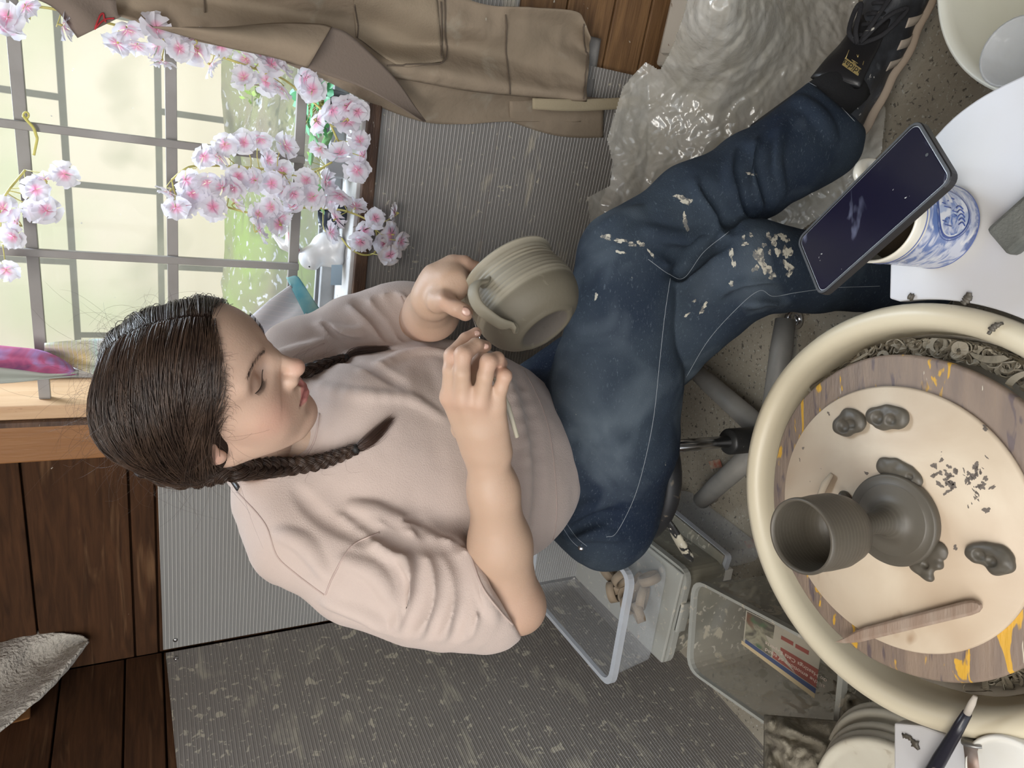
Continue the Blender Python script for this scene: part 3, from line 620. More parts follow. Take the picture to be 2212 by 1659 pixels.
# ---------------- hands and forearms
def finger(v, P, R, k=.004):
    v.chain(P, R, .003)
def arm_right():
    pts = [J['elR'], J['wrR']]
    a = px(1020, 1120, .93); lo = np.min([J['elR'], px(930, 700, .80), px(1150, 1000, .95)], 0)-.07; hi = np.max([J['elR'], px(930, 700, .80), px(1150, 1000, .95)], 0)+.07
    v = Vol(lo, hi, .0018)
    up = px(900, 1270, .99)
    v.cap(up, J['elR'], .052, .040, 0); e = J['elR']; w_ = J['wrR']; m = px(1080, 1175, .955)
    v.cap(e, m, .0385, .041, .02); v.cap(m, px(1066, 1060, .91), .041, .031, .02); v.cap(px(1066, 1060, .91), w_, .031, .026, .02, flat=(ray(1052, 985), 1.18))
    v.ell(px(1130, 1318, 1.005), (.024, .024, .024), None, .03)
    # palm: knuckles at index..little
    kn = [px(972, 858, .835), px(1000, 862, .825), px(1038, 868, .825), px(1072, 876, .835)]
    pd = ray(1020, 900)
    wl = [px(1022, 965, .875), px(1040, 968, .872), px(1060, 970, .872), px(1078, 975, .878)]
    for i in range(4): v.cap(wl[i], kn[i], .0165, .0115, .012, flat=(pd, 1.05))
    v.cap(w_, px(1040, 925, .855), .026, .024, .012, flat=(pd, 1.3))
    F = [  # index, middle, ring, little
        [kn[0], px(973, 800, .820), px(977, 768, .822), px(1006, 733, .838), px(1029, 718, .846)],
        [kn[1], px(998, 806, .806), px(1000, 766, .806), px(1028, 745, .822), px(1050, 748, .838)],
        [kn[2], px(1048, 812, .806), px(1055, 782, .803), px(1074, 775, .815), px(1084, 785, .832)],
        [kn[3], px(1082, 838, .822), px(1090, 812, .815), px(1082, 801, .825), px(1074, 806, .838)]]
    Rr = [[.0108, .0090, .0098, .0080, .0068], [.0112, .0095, .0102, .0084, .0070], [.0108, .0092, .0098, .0084, .0072], [.0100, .0082, .0086, .0074, .0064]]
    v2 = Vol(lo, hi, .0018)
    for P, r in zip(F, Rr):
        t = Vol.chain
        # each finger is built apart so that neighbours do not melt together
        for i in range(4): v.cap(P[i], P[i+1], r[i], r[i+1], .0035 if i else .008)
    # thumb under the fingers, its tip meeting the needle
    v.chain([px(1000, 925, .885), px(1000, 860, .885), px(1015, 800, .875), px(1040, 765, .862)], [.016, .0125, .0105, .0085], .008)
    return v
def arm_left():
    P = [J['elL'], J['wrL']]; Q_ = [J['elL'], J['wrL'], px(930, 740, .9), px(1000, 660, .88), px(1080, 560, 1.0), px(900, 560, 1.2), px(1080, 700, 1.05)]; lo = np.min(Q_, 0)-.06; hi = np.max(Q_, 0)+.06
    v = Vol(lo, hi, .0018)
    v.cap(J['shL']*.25+J['elL']*.75, J['elL'], .044, .040, 0)
    v.cap(J['elL'], px(932, 676, 1.08), .041, .040, .02); v.cap(px(932, 676, 1.08), px(934, 648, .99), .039, .028, .02)
    w_ = px(938, 640, .975); pd = np.cross(ray(1000, 600), [0, 0, 1.])
    # palm, seen from its thumb side
    pal = px(975, 612, .955)
    v.cap(w_, pal, .0285, .024, .02); v.cap(pal, px(985, 580, .965), .021, .0155, .015)
    v.cap(px(945, 600, .97), px(975, 574, .975), .022, .013, .018)
    # thumb along the rim
    v.chain([px(948, 650, .945), px(968, 650, .925), px(986, 664, .918), px(1008, 678, .924)], [.0175, .0125, .0105, .0088], .010)
    v.ell(px(1004, 675, .920), (.0112, .0100, .0095), None, .004)
    v.ell(px(990, 612, .915), (.021, .018, .026), None, .010, 's')
    # index and middle curl over the edge into the bowl, others behind it
    v.chain([px(975, 577, .97), px(1003, 570, .965), px(1028, 581, .975), px(1048, 600, .995)], [.0125, .0105, .0095, .0082], .006)
    v.chain([px(985, 592, .985), px(1008, 592, .99), px(1035, 604, 1.0), px(1060, 620, 1.01)], [.012, .010, .009, .008], .005)
    v.chain([px(985, 612, 1.0), px(1010, 622, 1.01), px(1040, 640, 1.02)], [.0115, .0095, .0085], .005)
    v.chain([px(975, 630, 1.0), px(1000, 645, 1.015), px(1022, 665, 1.02)], [.0105, .0085, .0075], .005)
    return v
AV, AQ = arm_right().mesh(2); LV, LQ = arm_left().mesh(2)
# torso and legs of the body, under the clothes
lo = np.min(list(J.values()), 0)-.1; hi = np.max(list(J.values()), 0)+.1
tv = Vol(lo, hi, .007)
tv.cap(J['neck'], J['chest'], .05, .085, 0); tv.cap(J['chest'], J['waist'], .085, .085, .03); tv.cap(J['waist'], (J['hipR']+J['hipL'])/2, .09, .10, .03)
tv.cap(J['shR'], J['shL'], .04, .04, .04); tv.cap(J['shR'], px(900, 1270, .99), .038, .036, .02); tv.cap(J['shL'], J['shL']*.25+J['elL']*.75, .036, .034, .02)
for a, b, c in (('hipR', 'knR', 'anR'), ('hipL', 'knL', 'anL')): tv.chain([J[a], J[b], J[c]], [.07, .048, .032], .02)
TV, TQ = tv.mesh(1)
def arm_cols(V, tips):
    C = np.tile(np.array([.475, .325, .235]), (len(V), 1))
    for t, r in tips:
        w_ = .4*np.exp(-(np.linalg.norm(V-t, axis=1)/r)**2)[:, None]; C = C*(1-w_)+np.array([.53, .28, .21])*w_
    w_ = .4*np.clip(vn(V, 70, 5), 0, 1)[:, None]; return C*(1-w_)+np.array([.52, .35, .26])*w_
tR = [(px(*p), .014) for p in ((1006, 733, .838), (1040, 745, .83), (1084, 780, .82), (1030, 718, .846), (1000, 766, .806), (977, 768, .82), (1055, 782, .803), (1090, 812, .815), (1030, 780, .87), (972, 858, .835), (1000, 862, .825), (1038, 868, .825))]+[(J['elR'], .05)]
tL = [(px(*p), .016) for p in ((1004, 675, .92), (972, 655, .92), (1003, 570, .965), (1028, 581, .975))]+[(px(925, 700, 1.1), .05)]
BV = np.vstack([HV, AV, LV, TV]); BQ = np.vstack([HQ, AQ+len(HV), LQ+len(HV)+len(AV), TQ+len(HV)+len(AV)+len(LV)])
BC_ = np.vstack([headcols(HV), arm_cols(AV, tR), arm_cols(LV, tL), np.tile([.475, .325, .235], (len(TV), 1))])
M['skin'] = mat('skin', (.6, .4, .3), .48, vcol=True, sss=.08, bump=.12, bs=420, spec=.4)
body = mesh('body', BV, BQ, M['skin'], person, cols=BC_)
TH = bvh(HV, HQ); TA = bvh(AV, AQ); TL = bvh(LV, LQ)
# nails
M['nail'] = mat('nail', (.58, .37, .30), .25, spec=.6)
def nail(c, r, fwd, hid=None):
    V, F = lathe([(.0001, .0012), (r*.6, .0010), (r, 0), (r*.9, -.0006)], (0, 0, 0), 16); n = -ray(*proj(c)[:2]); n = n/np.linalg.norm(n)
    f = np.asarray(fwd, float); f = f-(f @ n)*n; f /= np.linalg.norm(f); s = np.cross(n, f)
    mesh('nail', np.asarray(c)+V[:, :1]*f*1.35+V[:, 1:2]*s+V[:, 2:3]*n, F, M['nail'], person)
h = hit(TL, 1006, 673, .0003)
if h is not None: nail(h, .0058, px(1010, 680, .92)-px(986, 664, .92))
for a, b, q in ((1029, 721, (1006, 733)), (1048, 748, (1028, 745))):
    h = hit(TA, a, b, .0002)
    if h is not None: nail(h, .0038, px(a, b, .84)-px(*q, .84))
# eyelashes and brows as fine hairs
M['lash'] = mat('dark lash', (.03, .018, .014), .6)
for s in (-1, 1):
    b = MB()
    for t in np.linspace(-1, 1, 34):
        l0 = .0335*s+.0150*t; u0 = .0185+.0042*t*t; o = hd(.12, l0, u0); hh = TH.ray_cast(Vector(o), Vector(-HF))
        if hh[0] is None: continue
        p = np.array(hh[0]); e = p+HF*.0035-HU*.0035+HL*(.0030*t); b.add(*tube([p, (p+e)/2-HU*.0012, e], [.00022, .00018, .00007], 4))
    pts = []
    for t in np.linspace(-1, 1, 15):
        hh = TH.ray_cast(Vector(hd(.12, .0335*s+.0155*t, .0185+.0042*t*t)), Vector(-HF))
        if hh[0] is not None: pts.append(np.array(hh[0])+HF*.0002)
    b.add(*tube(np.array(pts), .00045, 6)); b.build('eyelashes', M['lash'], person)
for s in (-1, 1):
    b = MB()
    for k in range(110):
        t = rng.uniform(0, 1); l0 = .012+.037*t; u0 = .0422+.0075*math.sin(t*math.pi*.75)+rng.normal()*.0014*(1.1-t)
        hh = TH.ray_cast(Vector(hd(.12, l0*s, u0)), Vector(-HF))
        if hh[0] is None: continue
        p = np.array(hh[0]); e = p+np.array(hh[1])*.0008+HL*s*.0050+HU*(.003-.0045*t); b.add(*tube([p, e], [.00014, .00006], 3))
    b.build('eyebrow', M['lash'], person)
# ------------------------------------------------------------ clothes
lat = J['shL']-J['shR']; lat /= np.linalg.norm(lat); tup = J['neck']-J['waist']; tup -= (tup @ lat)*lat; tup /= np.linalg.norm(tup); tn = np.cross(lat, tup)
def halfspace(v, a, b, side, dep, box, k=.004, tilt=0.):
    """cut away what lies beyond the plane through two pixels, seen from the camera, kept on the other side"""
    A = px(*a, dep); B_ = px(*b, dep); n = np.cross(B_-A, ray(*a)); n /= np.linalg.norm(n); n = n*side
    if tilt: n = axrot(B_-A, tilt) @ n
    return v.op(lambda X: (X-A) @ n, box[0], box[1], k, 's', 0)
def shirt_base(v):
    P = [px(640, 945, 1.10), px(760, 955, 1.095), px(880, 965, 1.10), px(975, 968, 1.14), px(1040, 982, 1.175)]
    v.chain(P, [.125, .160, .172, .186, .188], .03, flat=(tn, 1.5))
    v.chain([px(600, 960, 1.02), px(612, 1080, 1.0), px(650, 1155, .985)], [.048, .058, .066], .04)
    v.chain([px(600, 930, 1.03), px(618, 840, 1.07), px(648, 772, 1.115)], [.045, .052, .056], .04)
    v.ell(px(790, 900, 1.02), (.075, .06, .075), None, .05); v.ell(px(800, 1040, 1.01), (.075, .06, .075), None, .05)
    # right sleeve, built apart so that its end can be cut open
    keep = v.F; v.F = np.full(v.n, .06, np.float32)
    v.chain([px(650, 1160, .985), px(790, 1215, .975), px(910, 1262, .98), px(1010, 1290, .99), px(1062, 1318, 1.0)], [.066, .080, .078, .070, .058], .03)
    q = px(1100, 1270, 1.0); halfspace(v, (1015, 1190), (1112, 1350), -1, .98, (q-.13, q+.13), .006)
    sl = v.F; hh = np.clip(.5+.5*(keep-sl)/.03, 0, 1); v.F = (keep*(1-hh)+sl*hh-.03*hh*(1-hh)).astype(np.float32)
    # left sleeve
    v.chain([px(648, 772, 1.115), px(760, 728, 1.15), px(850, 690, 1.175), px(893, 675, 1.18)], [.056, .060, .056, .050], .03)
    return v
lo = np.min([px(480, 900, 1.1), px(900, 1420, .9), px(1230, 1000, 1.2), px(640, 640, 1.2), px(1230, 1200, 1.1), px(1230, 1000, .98)], 0)-.06; hi = np.max([px(480, 900, 1.0), px(900, 640, 1.25), px(600, 700, 1.2), px(700, 900, 1.2), px(1200, 850, 1.35)], 0)+.06
def shirt_cuts(v):
    # neck opening
    v.cap(J['neck']+HF*.0+(hd(-.02, 0, -.04)-J['neck'])*.0, hd(-.02, 0, -.05), .058, .062, .006, 's')
    # sleeve ends
    return v
v0 = Vol(lo, hi, .006); shirt_base(v0); S0V, S0Q = v0.mesh(1); T0 = bvh(S0V, S0Q)
vs_ = Vol(lo, hi, .0034); shirt_base(vs_)
def folds(v, T, L, r=.007, k=.012, off=-.003, mode='u'):
    for P in L:
        w_ = P[0] if not isinstance(P[0], tuple) else 1.; pts = P[1:] if not isinstance(P[0], tuple) else P
        H = hits(T, pts, off, 14)
        if len(H) < 3: continue
        n = len(H); rr = r*w_*np.sin(np.linspace(.35, 2.8, n))+.0008
        for i in range(n-1):
            if np.linalg.norm(H[i]-H[i+1]) < .08: v.cap(H[i], H[i+1], rr[i], rr[i+1], k, mode)
R_ = [  # raised folds, photo pixels
    (835, 1140), ]
ridges = [[1.3, (800, 1120), (868, 1190), (890, 1280), (852, 1368)], [1.3, (872, 1135), (925, 1200), (940, 1290), (905, 1372)], [1.2, (925, 1160), (972, 1215), (985, 1300), (955, 1376)], [1.1, (962, 1165), (1008, 1225), (1022, 1305), (1005, 1378)],
    [1., (995, 1175), (1035, 1262), (1070, 1335)], [1.2, (700, 1120), (790, 1150), (850, 1200)], [1., (740, 1210), (810, 1240), (845, 1300)], [.9, (700, 1300), (790, 1330), (830, 1360)],
    [.7, (780, 800), (900, 760), (1000, 770)], [.6, (640, 820), (760, 850), (880, 860), (960, 905)], [.8, (760, 1090), (830, 1110), (900, 1140)], [1., (600, 1150), (660, 1180), (700, 1240)],
    [1.6, (1080, 775), (1118, 900), (1135, 1050), (1120, 1180)], [1.1, (690, 700), (745, 725), (790, 715)], [1., (760, 665), (800, 700), (830, 735)], [1., (800, 650), (838, 690), (865, 735)], [1., (832, 640), (862, 680), (885, 728)], [.8, (858, 637), (880, 672), (900, 718)],
    [.9, (560, 780), (640, 760), (700, 740)], [1.0, (1050, 900), (1080, 1000), (1060, 1120)]]
valleys = [[1.1, (840, 1150), (900, 1200), (912, 1285), (878, 1360)], [1.1, (905, 1150), (950, 1205), (962, 1290), (930, 1372)], [1., (950, 1170), (990, 1220), (1005, 1300), (982, 1375)], [1., (760, 1120), (850, 1170), (900, 1178), (985, 1182)],
    [.7, (700, 765), (800, 790), (870, 830)], [1.2, (1100, 770), (1150, 900), (1165, 1040), (1150, 1190)], [1., (770, 650), (815, 690), (845, 735)], [1., (815, 645), (850, 680), (875, 730)], [.9, (845, 640), (872, 676), (893, 722)],
    [.7, (640, 1060), (700, 1120), (790, 1170)]]
creases = [[1, (872, 1128), (905, 1122), (950, 1150), (985, 1165), (1010, 1190)], [1, (950, 1150), (940, 1190), (952, 1230)], [.9, (985, 1168), (978, 1210), (992, 1260)], [.9, (900, 1170), (925, 1230), (925, 1300), (900, 1350)], [.9, (1000, 1200), (1012, 1260), (1040, 1330)], [.8, (850, 1215), (872, 1260), (868, 1330)], [.8, (955, 1240), (965, 1300), (945, 1365)], [.8, (1000, 1270), (1015, 1320), (1010, 1372)], [.8, (805, 690), (830, 720), (850, 742)], [.8, (835, 665), (856, 700), (880, 728)], [.7, (700, 700), (735, 730), (800, 745)]]
folds(vs_, T0, ridges); folds(vs_, T0, valleys, .006, .014, .004, 's'); folds(vs_, T0, creases, .0042, .005, .004, 's')
shirt_cuts(vs_)
SV, SQ = vs_.mesh(1); SN = vnormals(SV, SQ)
SV = SV+SN*(.0016*vn(SV, 22, 2)+.0008*vn(SV, 55, 3))[:, None]
M['shirt'] = mat('pale pink fleece', (.53, .435, .39), .9, (.49, .395, .35), 3, bump=.35, bs=500, sheen=.25, spec=.2, spots=[((.72, .68, .66), 26, .78, .03)])
M['shirt2'] = mat('pink seam', (.46, .36, .32), .9, bump=.3, bs=300)
shirt = mesh('sweatshirt', SV, SQ, M['shirt'], person); TS = bvh(SV, SQ)
def seam(T, P, r, m, par, name='seam', off=.0003, n=40, flat=None):
    H = hits(T, P, off, n)
    if len(H) > 3:
        k = [0]+[i for i in range(1, len(H)) if np.linalg.norm(H[i]-H[i-1]) < .05]
        return mesh(name, *tube(H[k], r, 6), m, par)
for P in ([(512, 1062), (572, 1131), (598, 1200), (640, 1240), (700, 1285)], [(703, 1285), (722, 1240), (760, 1180), (820, 1150)], [(700, 742), (640, 768), (600, 800)]): seam(TS, P, .0012, M['shirt2'], shirt)
for P in ([(672, 893), (661, 945), (640, 980), (612, 1005)], [(690, 893), (680, 950), (656, 990), (622, 1022)]): seam(TS, P, .0015, M['shirt2'], shirt, 'collar_seam')
for P in ([(490, 1018), (505, 1040), (516, 1056)],): seam(TS, P, .004, M['black'], shirt, 'strap')
seam(TS, [(1120, 775), (1178, 900), (1200, 1040), (1198, 1150), (1168, 1225)], .0010, M['shirt2'], shirt)
seam(TS, [(866, 640), (884, 676), (904, 722)], .0022, M['shirt2'], shirt, 'cuff')
seam(TS, [(1012, 1186), (1040, 1265), (1080, 1320), (1108, 1350)], .0016, M['shirt2'], shirt, 'cuff')
# strap showing at the neck opening
# ---------------- jeans
def jeans_base(v):
    v.chain([px(1300, 1085, 1.285), px(1325, 950, 1.235), px(1332, 820, 1.185), px(1345, 660, 1.14), px(1355, 560, 1.12)], [.100, .110, .106, .084, .078], .03)
    v.ell(px(1300, 1090, 1.30), (.12, .11, .09), None, .04); v.ell(px(1220, 1000, 1.33), (.13, .11, .09), None, .04); v.ell(px(1180, 960, 1.31), (.15, .13, .11), None, .04)
    w2 = Vol(v.lo, v.lo+(v.n-1)*v.h, v.h); w2.n = v.n; w2.F = np.full(v.n, .06, np.float32)
    w2.chain([px(1190, 880, 1.37), px(1400, 740, 1.235), px(1610, 578, 1.085)], [.105, .094, .073], .02)
    w2.chain([px(1610, 578, 1.085), px(1760, 588, 1.12), px(1960, 605, 1.20), px(2010, 610, 1.24)], [.073, .062, .058, .058], .015)
    w3 = np.full(v.n, .06, np.float32); keep = v.F; v.F = w3
    v.chain([px(1352, 556, 1.125), px(1500, 452, 1.125), px(1630, 378, 1.14), px(1770, 300, 1.155)], [.076, .070, .068, .066], .02)
    v.chain([px(1700, 330, 1.15), px(1815, 205, 1.165)], [.066, .052], .02); v.cap(px(1700, 350, 1.15), px(1790, 320, 1.175), .06, .05, .02)
    sh = v.F; hh = np.clip(.5+.5*(keep-sh)/.012, 0, 1); f = keep*(1-hh)+sh*hh-.012*hh*(1-hh)
    v.F = np.minimum(f, w2.F); return v
lo = np.min([px(1190, 1210, 1.3), px(1450, 1150, 1.2), px(1960, 600, 1.24), px(1610, 578, .98), px(1330, 1000, 1.1)], 0)-.05; hi = np.max([px(1190, 1000, 1.45), px(1250, 450, 1.15), px(1850, 150, 1.17), px(1160, 760, 1.4), px(1170, 900, 1.3)], 0)+.05; lo[2] = max(lo[2], .02)
v0 = Vol(lo, hi, .007); jeans_base(v0); j0V, j0Q = v0.mesh(1); TJ0 = bvh(j0V, j0Q)
vj = Vol(lo, hi, .0036); jeans_base(vj)
jr = [[1.2, (1440, 575), (1470, 600), (1510, 560), (1560, 515)], [1.1, (1400, 500), (1470, 520), (1540, 500)], [1., (1500, 395), (1540, 440), (1560, 500)], [1.1, (1640, 300), (1620, 370), (1640, 450)], [1., (1690, 270), (1668, 340), (1690, 420)], [1, (1590, 330), (1580, 400), (1610, 470)],
    [.9, (1290, 500), (1330, 480), (1380, 450)], [1, (1560, 640), (1600, 620), (1650, 625), (1690, 640)], [.9, (1620, 655), (1660, 640), (1700, 650)], [1.1, (1215, 1130), (1260, 1100), (1310, 1080)], [1, (1220, 1160), (1280, 1150), (1340, 1160)], [.8, (1700, 200), (1760, 240), (1800, 300)]]
jv = [[1.3, (1440, 590), (1480, 585), (1530, 540), (1570, 520)], [1., (1420, 540), (1480, 550), (1530, 525)], [1.1, (1520, 400), (1560, 450), (1585, 500)], [1., (1660, 290), (1645, 370), (1665, 440)], [1., (1610, 320), (1600, 400), (1625, 470)], [1.1, (1570, 650), (1610, 635), (1670, 632), (1700, 645)], [.9, (1230, 1150), (1290, 1120), (1350, 1110)]]
folds(vj, TJ0, jr, .008, .014); folds(vj, TJ0, jv, .006, .014, .004, 's')
q = px(1840, 210, 1.17); halfspace(vj, (1742, 168), (1852, 262), -1, 1.16, (q-.13, q+.13), .006)
JV, JQ = vj.mesh(2); JN = vnormals(JV, JQ); JV = JV+JN*(.0022*vn(JV, 18, 8)+.0012*vn(JV, 45, 9))[:, None]
M['denim'] = mat('washed denim', (.009, .017, .036), .85, (.045, .062, .080), 5, (1, 1, 1), .35, .75, 6, .5, 700, spots=[((.12, .15, .18), 7, .54, .3), ((.10, .125, .15), 180, .6, .2, (1, 1, 3)), ((.42, .4, .35), 60, .76, .03)], spec=.25)
M['stitch'] = mat('pale stitching', (.3, .33, .36), .9)
M['splash'] = mat('dried clay splash', (.45, .42, .36), .9, bump=.4, bs=200, alpha=.30, spots=[((.50, .47, .39), 110, .44, .10)])
jeans = mesh('jeans', JV, JQ, M['denim'], person); TJ = bvh(JV, JQ)
def stitches(T, P, m, par, r=.0006, step=7):
    H = hits(T, P, .0002, 160)
    if len(H) < 5: return
    b = MB()
    b.add(*tube(H, r*.7, 5)); mesh('seam', b.V[0], b.F, m, par)
for P in ([(1448, 600), (1436, 680), (1425, 780), (1412, 900), (1392, 1000), (1368, 1080), (1332, 1150), (1310, 1160)], [(1400, 560), (1445, 592), (1478, 600), (1520, 545), (1575, 500)], [(1482, 815), (1530, 735), (1590, 668), (1640, 628), (1670, 640), (1720, 632), (1800, 622), (1900, 618)],
          [(1222, 1128), (1245, 1160), (1268, 1180)], [(1213, 1135), (1235, 1168), (1258, 1188)], [(1744, 176), (1790, 205), (1846, 262)]): stitches(TJ, P, M['stitch'], jeans)
h = hit(TJ, 1255, 1183, .0005)
if h is not None: V, F = lathe([(.0001, .002), (.003, .0018), (.005, 0)], h, 16, -ray(1255, 1183)); mesh('rivet', V, F, M['metal'], jeans)
def splat(T, c, r, par, m, seed, n=22, asp=1., ang=0., name='clay_splash', off=.0006):
    """irregular flat patch lying on a surface"""
    g = np.random.default_rng(seed); ph = g.uniform(0, 6.28, 4); P = [c]
    for i in range(n):
        a = 6.2832*i/n; q = r*(1+.28*math.sin(2*a+ph[0])+.2*math.sin(3*a+ph[1])+.15*math.sin(5*a+ph[2])+.12*math.sin(9*a+ph[3]))
        x, y = q*math.cos(a), q*math.sin(a)*asp; P.append((c[0]+x*math.cos(ang)-y*math.sin(ang), c[1]+x*math.sin(ang)+y*math.cos(ang)))
    H = [hit(T, p[0], p[1], off) for p in P]
    if any(h is None for h in H): return None
    if max(np.linalg.norm(h-H[0]) for h in H) > 4*r*1.3/1500: return None
    I = [H[0]]+H[1:]; mid = [hit(T, (P[0][0]+p[0])/2, (P[0][1]+p[1])/2, off) for p in P[1:]]
    if any(h is None for h in mid): return None
    V = I+mid; F = [(0, 1+n+i, 1+n+(i+1) % n) for i in range(n)]+[(1+n+i, 1+i, 1+(i+1) % n, 1+n+(i+1) % n) for i in range(n)]
    return V, F
def splats(T, L, par, m, name='clay_splash', off=.0006):
    for k, (x, y, r, asp, ang) in enumerate(L):
        s_ = splat(T, (x, y), r, par, m, k+11, asp=asp, ang=ang, off=off)
        if s_: mesh(name, *s_, m, par, smooth=True)
jl = [(1478, 432, 15, .6, .3), (1466, 425, 9, .4, .2), (1482, 486, 5, 2.6, -.1), (1478, 470, 4, 2.5, .1), (1310, 512, 14, .35, .25), (1340, 520, 14, .3, .2), (1365, 528, 10, .4, .1), (1384, 527, 8, .7, .8), (1406, 548, 10, .3, 1.), (1340, 545, 9, .4, .2), (1622, 508, 6, .5, 1.), (1609, 527, 6, .8, 0), (1606, 513, 4, 1, 0), (1640, 555, 9, 2.6, -.5), (1655, 580, 8, 2., -.4), (1668, 596, 7, 1, 0), (1632, 580, 6, 1.3, .8), (1672, 520, 8, 1.3, .4), (1690, 512, 8, 1, .1), (1700, 545, 9, 1.6, .2), (1702, 575, 9, 1.3, -.5), (1680, 545, 6, 1.6, .3), (1704, 592, 6, 1., 0), (1660, 510, 5, 1.6, 0), (1580, 548, 4, 3.2, -.15), (1585, 570, 4, 2, 0), (1500, 650, 6, .35, -.4), (1484, 680, 7, .35, -.5), (1522, 660, 9, .4, -.8), (1516, 672, 8, .4, -.8), (1460, 810, 3, 3, .5), (1288, 640, 4, 1.6, .2), (1660, 190, 8, .4, .3), (1622, 376, 9, .35, .1), (1640, 385, 5, .8, .8), (1580, 613, 6, .8, .7), (1600, 620, 5, 1, 0), (1700, 520, 4, 1.4, .5), (1650, 530, 4, 1.4, .5), (1662, 545, 4, 1.2, .2)]
splats(TJ, jl, jeans, M['splash'])
# ---------------- sock and sneaker on the crossed leg
fa = px(1826, 195, 1.175); ft = px(1925, -60, 1.10); fd = ft-fa; fd /= np.linalg.norm(fd)
fs = px(1970, 60, 1.14)-px(1790, 20, 1.12); fs -= (fs @ fd)*fd; fs /= np.linalg.norm(fs); fu = np.cross(fd, fs)
if fu @ ray(1880, 80) > 0: fu = -fu
fu = axrot(fd, -.85) @ fu if (axrot(fd, -.85) @ fu) @ fs < fu @ fs else axrot(fd, .85) @ fu
fs = np.cross(fu, fd); 
if fs @ (px(1970, 60, 1.14)-px(1790, 20, 1.12)) < 0: fs = -fs
FO = px(1838, 178, 1.19)
def sh(f, s, u): return FO+fd*f+fs*s+fu*u
M['sneaker'] = mat('scuffed black leather', (.03, .032, .038), .45, (.09, .10, .12), 22, lo=.45, hi=.75, bump=.3, bs=120, spots=[((.55, .53, .5), 70, .7, .03), ((.2, .22, .25), 26, .6, .2)])
M['gum'] = mat('gum sole', (.42, .33, .25), .6); M['stripe'] = mat('dusty white leather', (.58, .5, .42), .6, bump=.2, bs=200); M['lace'] = mat('black lace', (.02, .02, .024), .8, bump=.4, bs=300, spots=[((.6, .58, .52), 60, .66, .04)])
v = Vol(FO-.24, FO+.30, .003)
v.chain([sh(-.055, 0, -.035), sh(.0, 0, -.038), sh(.07, .004, -.04), sh(.14, .004, -.042), sh(.185, 0, -.042)], [.034, .035, .042, .044, .036], .02)
v.chain([sh(-.045, 0, .0), sh(.03, 0, -.008), sh(.09, 0, -.025), sh(.15, 0, -.042)], [.034, .034, .032, .030], .02)
v.chain([sh(-.045, 0, .01), sh(.015, 0, .018)], [.034, .034], .02)
v.op(lambda X: -((X-sh(0, 0, -.062)) @ fu), FO-.24, FO+.3, .004, 's', 0) if False else v.op(lambda X: (X-sh(0, 0, -.064)) @ fu, FO-.24, FO+.3, .004, 's', 0)
v.cap(sh(-.015, 0, .0), sh(-.03, 0, .1), .031, .036, .005, 's')
KV, KQ = v.mesh(2)
sn = mesh('sneaker', KV, KQ, M['sneaker'], person); TK = bvh(KV, KQ)
v = Vol(FO-.24, FO+.30, .0032)
v.chain([sh(-.055, 0, -.070), sh(.0, 0, -.070), sh(.07, .004, -.070), sh(.14, .004, -.070), sh(.185, 0, -.070)], [.040, .041, .048, .050, .040], .02, flat=(fu, 3.6))
mesh('sole', *v.mesh(1), M['gum'], sn)
M['sock'] = mat('black sock', (.012, .012, .014), .95, bump=.5, bs=500)
mesh('sock', *tube([sh(-.01, 0, -.02), sh(-.015, 0, .03), J['anR']*.7+J['knR']*.3], [.037, .042, .050], 28), M['sock'], person)
mesh('tongue', *tube(smooth_path([sh(.10, 0, .004), sh(.055, 0, .024), sh(.025, 0, .047), sh(-.008, 0, .066)], 12), np.linspace(.026, .043, 12), 24, flat=(fu, .22)), mat('tongue leather', (.02, .02, .022), .35, bump=.1, bs=150), sn)
# three stripes down the outer side
for f0 in (.035, .068, .101):
    P = []
    for t in np.linspace(0, 1, 10):
        o = sh(f0+.016*t, .2, -.018-.040*t); hh = TK.ray_cast(Vector(o), Vector(-fs))
        if hh[0] is not None: P.append(np.array(hh[0])+np.array(hh[1])*.0006)
    if len(P) > 3:
        V = []; P = np.array(P)
        for p in P: V += [p-fd*.0075, p+fd*.0075]
        V2 = []
        for q_ in V:
            hh = TK.find_nearest(Vector(q_)); V2.append(np.array(hh[0])+np.array(hh[1])*.0008)
        mesh('stripe', V2, [(2*i, 2*i+1, 2*i+3, 2*i+2) for i in range(len(P)-1)], M['stripe'], sn, solid=.001)
lc = []
for i, f0 in enumerate(np.linspace(.05, .15, 7)):
    zz = .022-.28*(f0-.05)
    lc.append(smooth_path([sh(f0, -.026, zz-.012), sh(f0+.004, 0, zz+.010), sh(f0+.008, .026, zz-.012)], 10))
for P in lc: mesh('lace', *tube(P, .0034, 8, flat=(fu, .45)), M['lace'], sn)
for P in ([(.055, 0, .03), (.075, .035, .035), (.115, .050, .02), (.10, .03, .034), (.058, .004, .036)], [(.055, 0, .03), (.085, .012, .038), (.14, .022, .02), (.19, .03, .0)], [(.055, 0, .03), (.07, -.02, .036), (.105, -.03, .02), (.112, -.022, .024), (.075, -.010, .038), (.055, 0, .034)]):
    mesh('lace', *tube(smooth_path([sh(*p) for p in P], 26), .0040, 8, flat=(fu, .5)), M['lace'], sn)
M['gold'] = mat('gold print', (.6, .47, .2), .35, metal=.6)
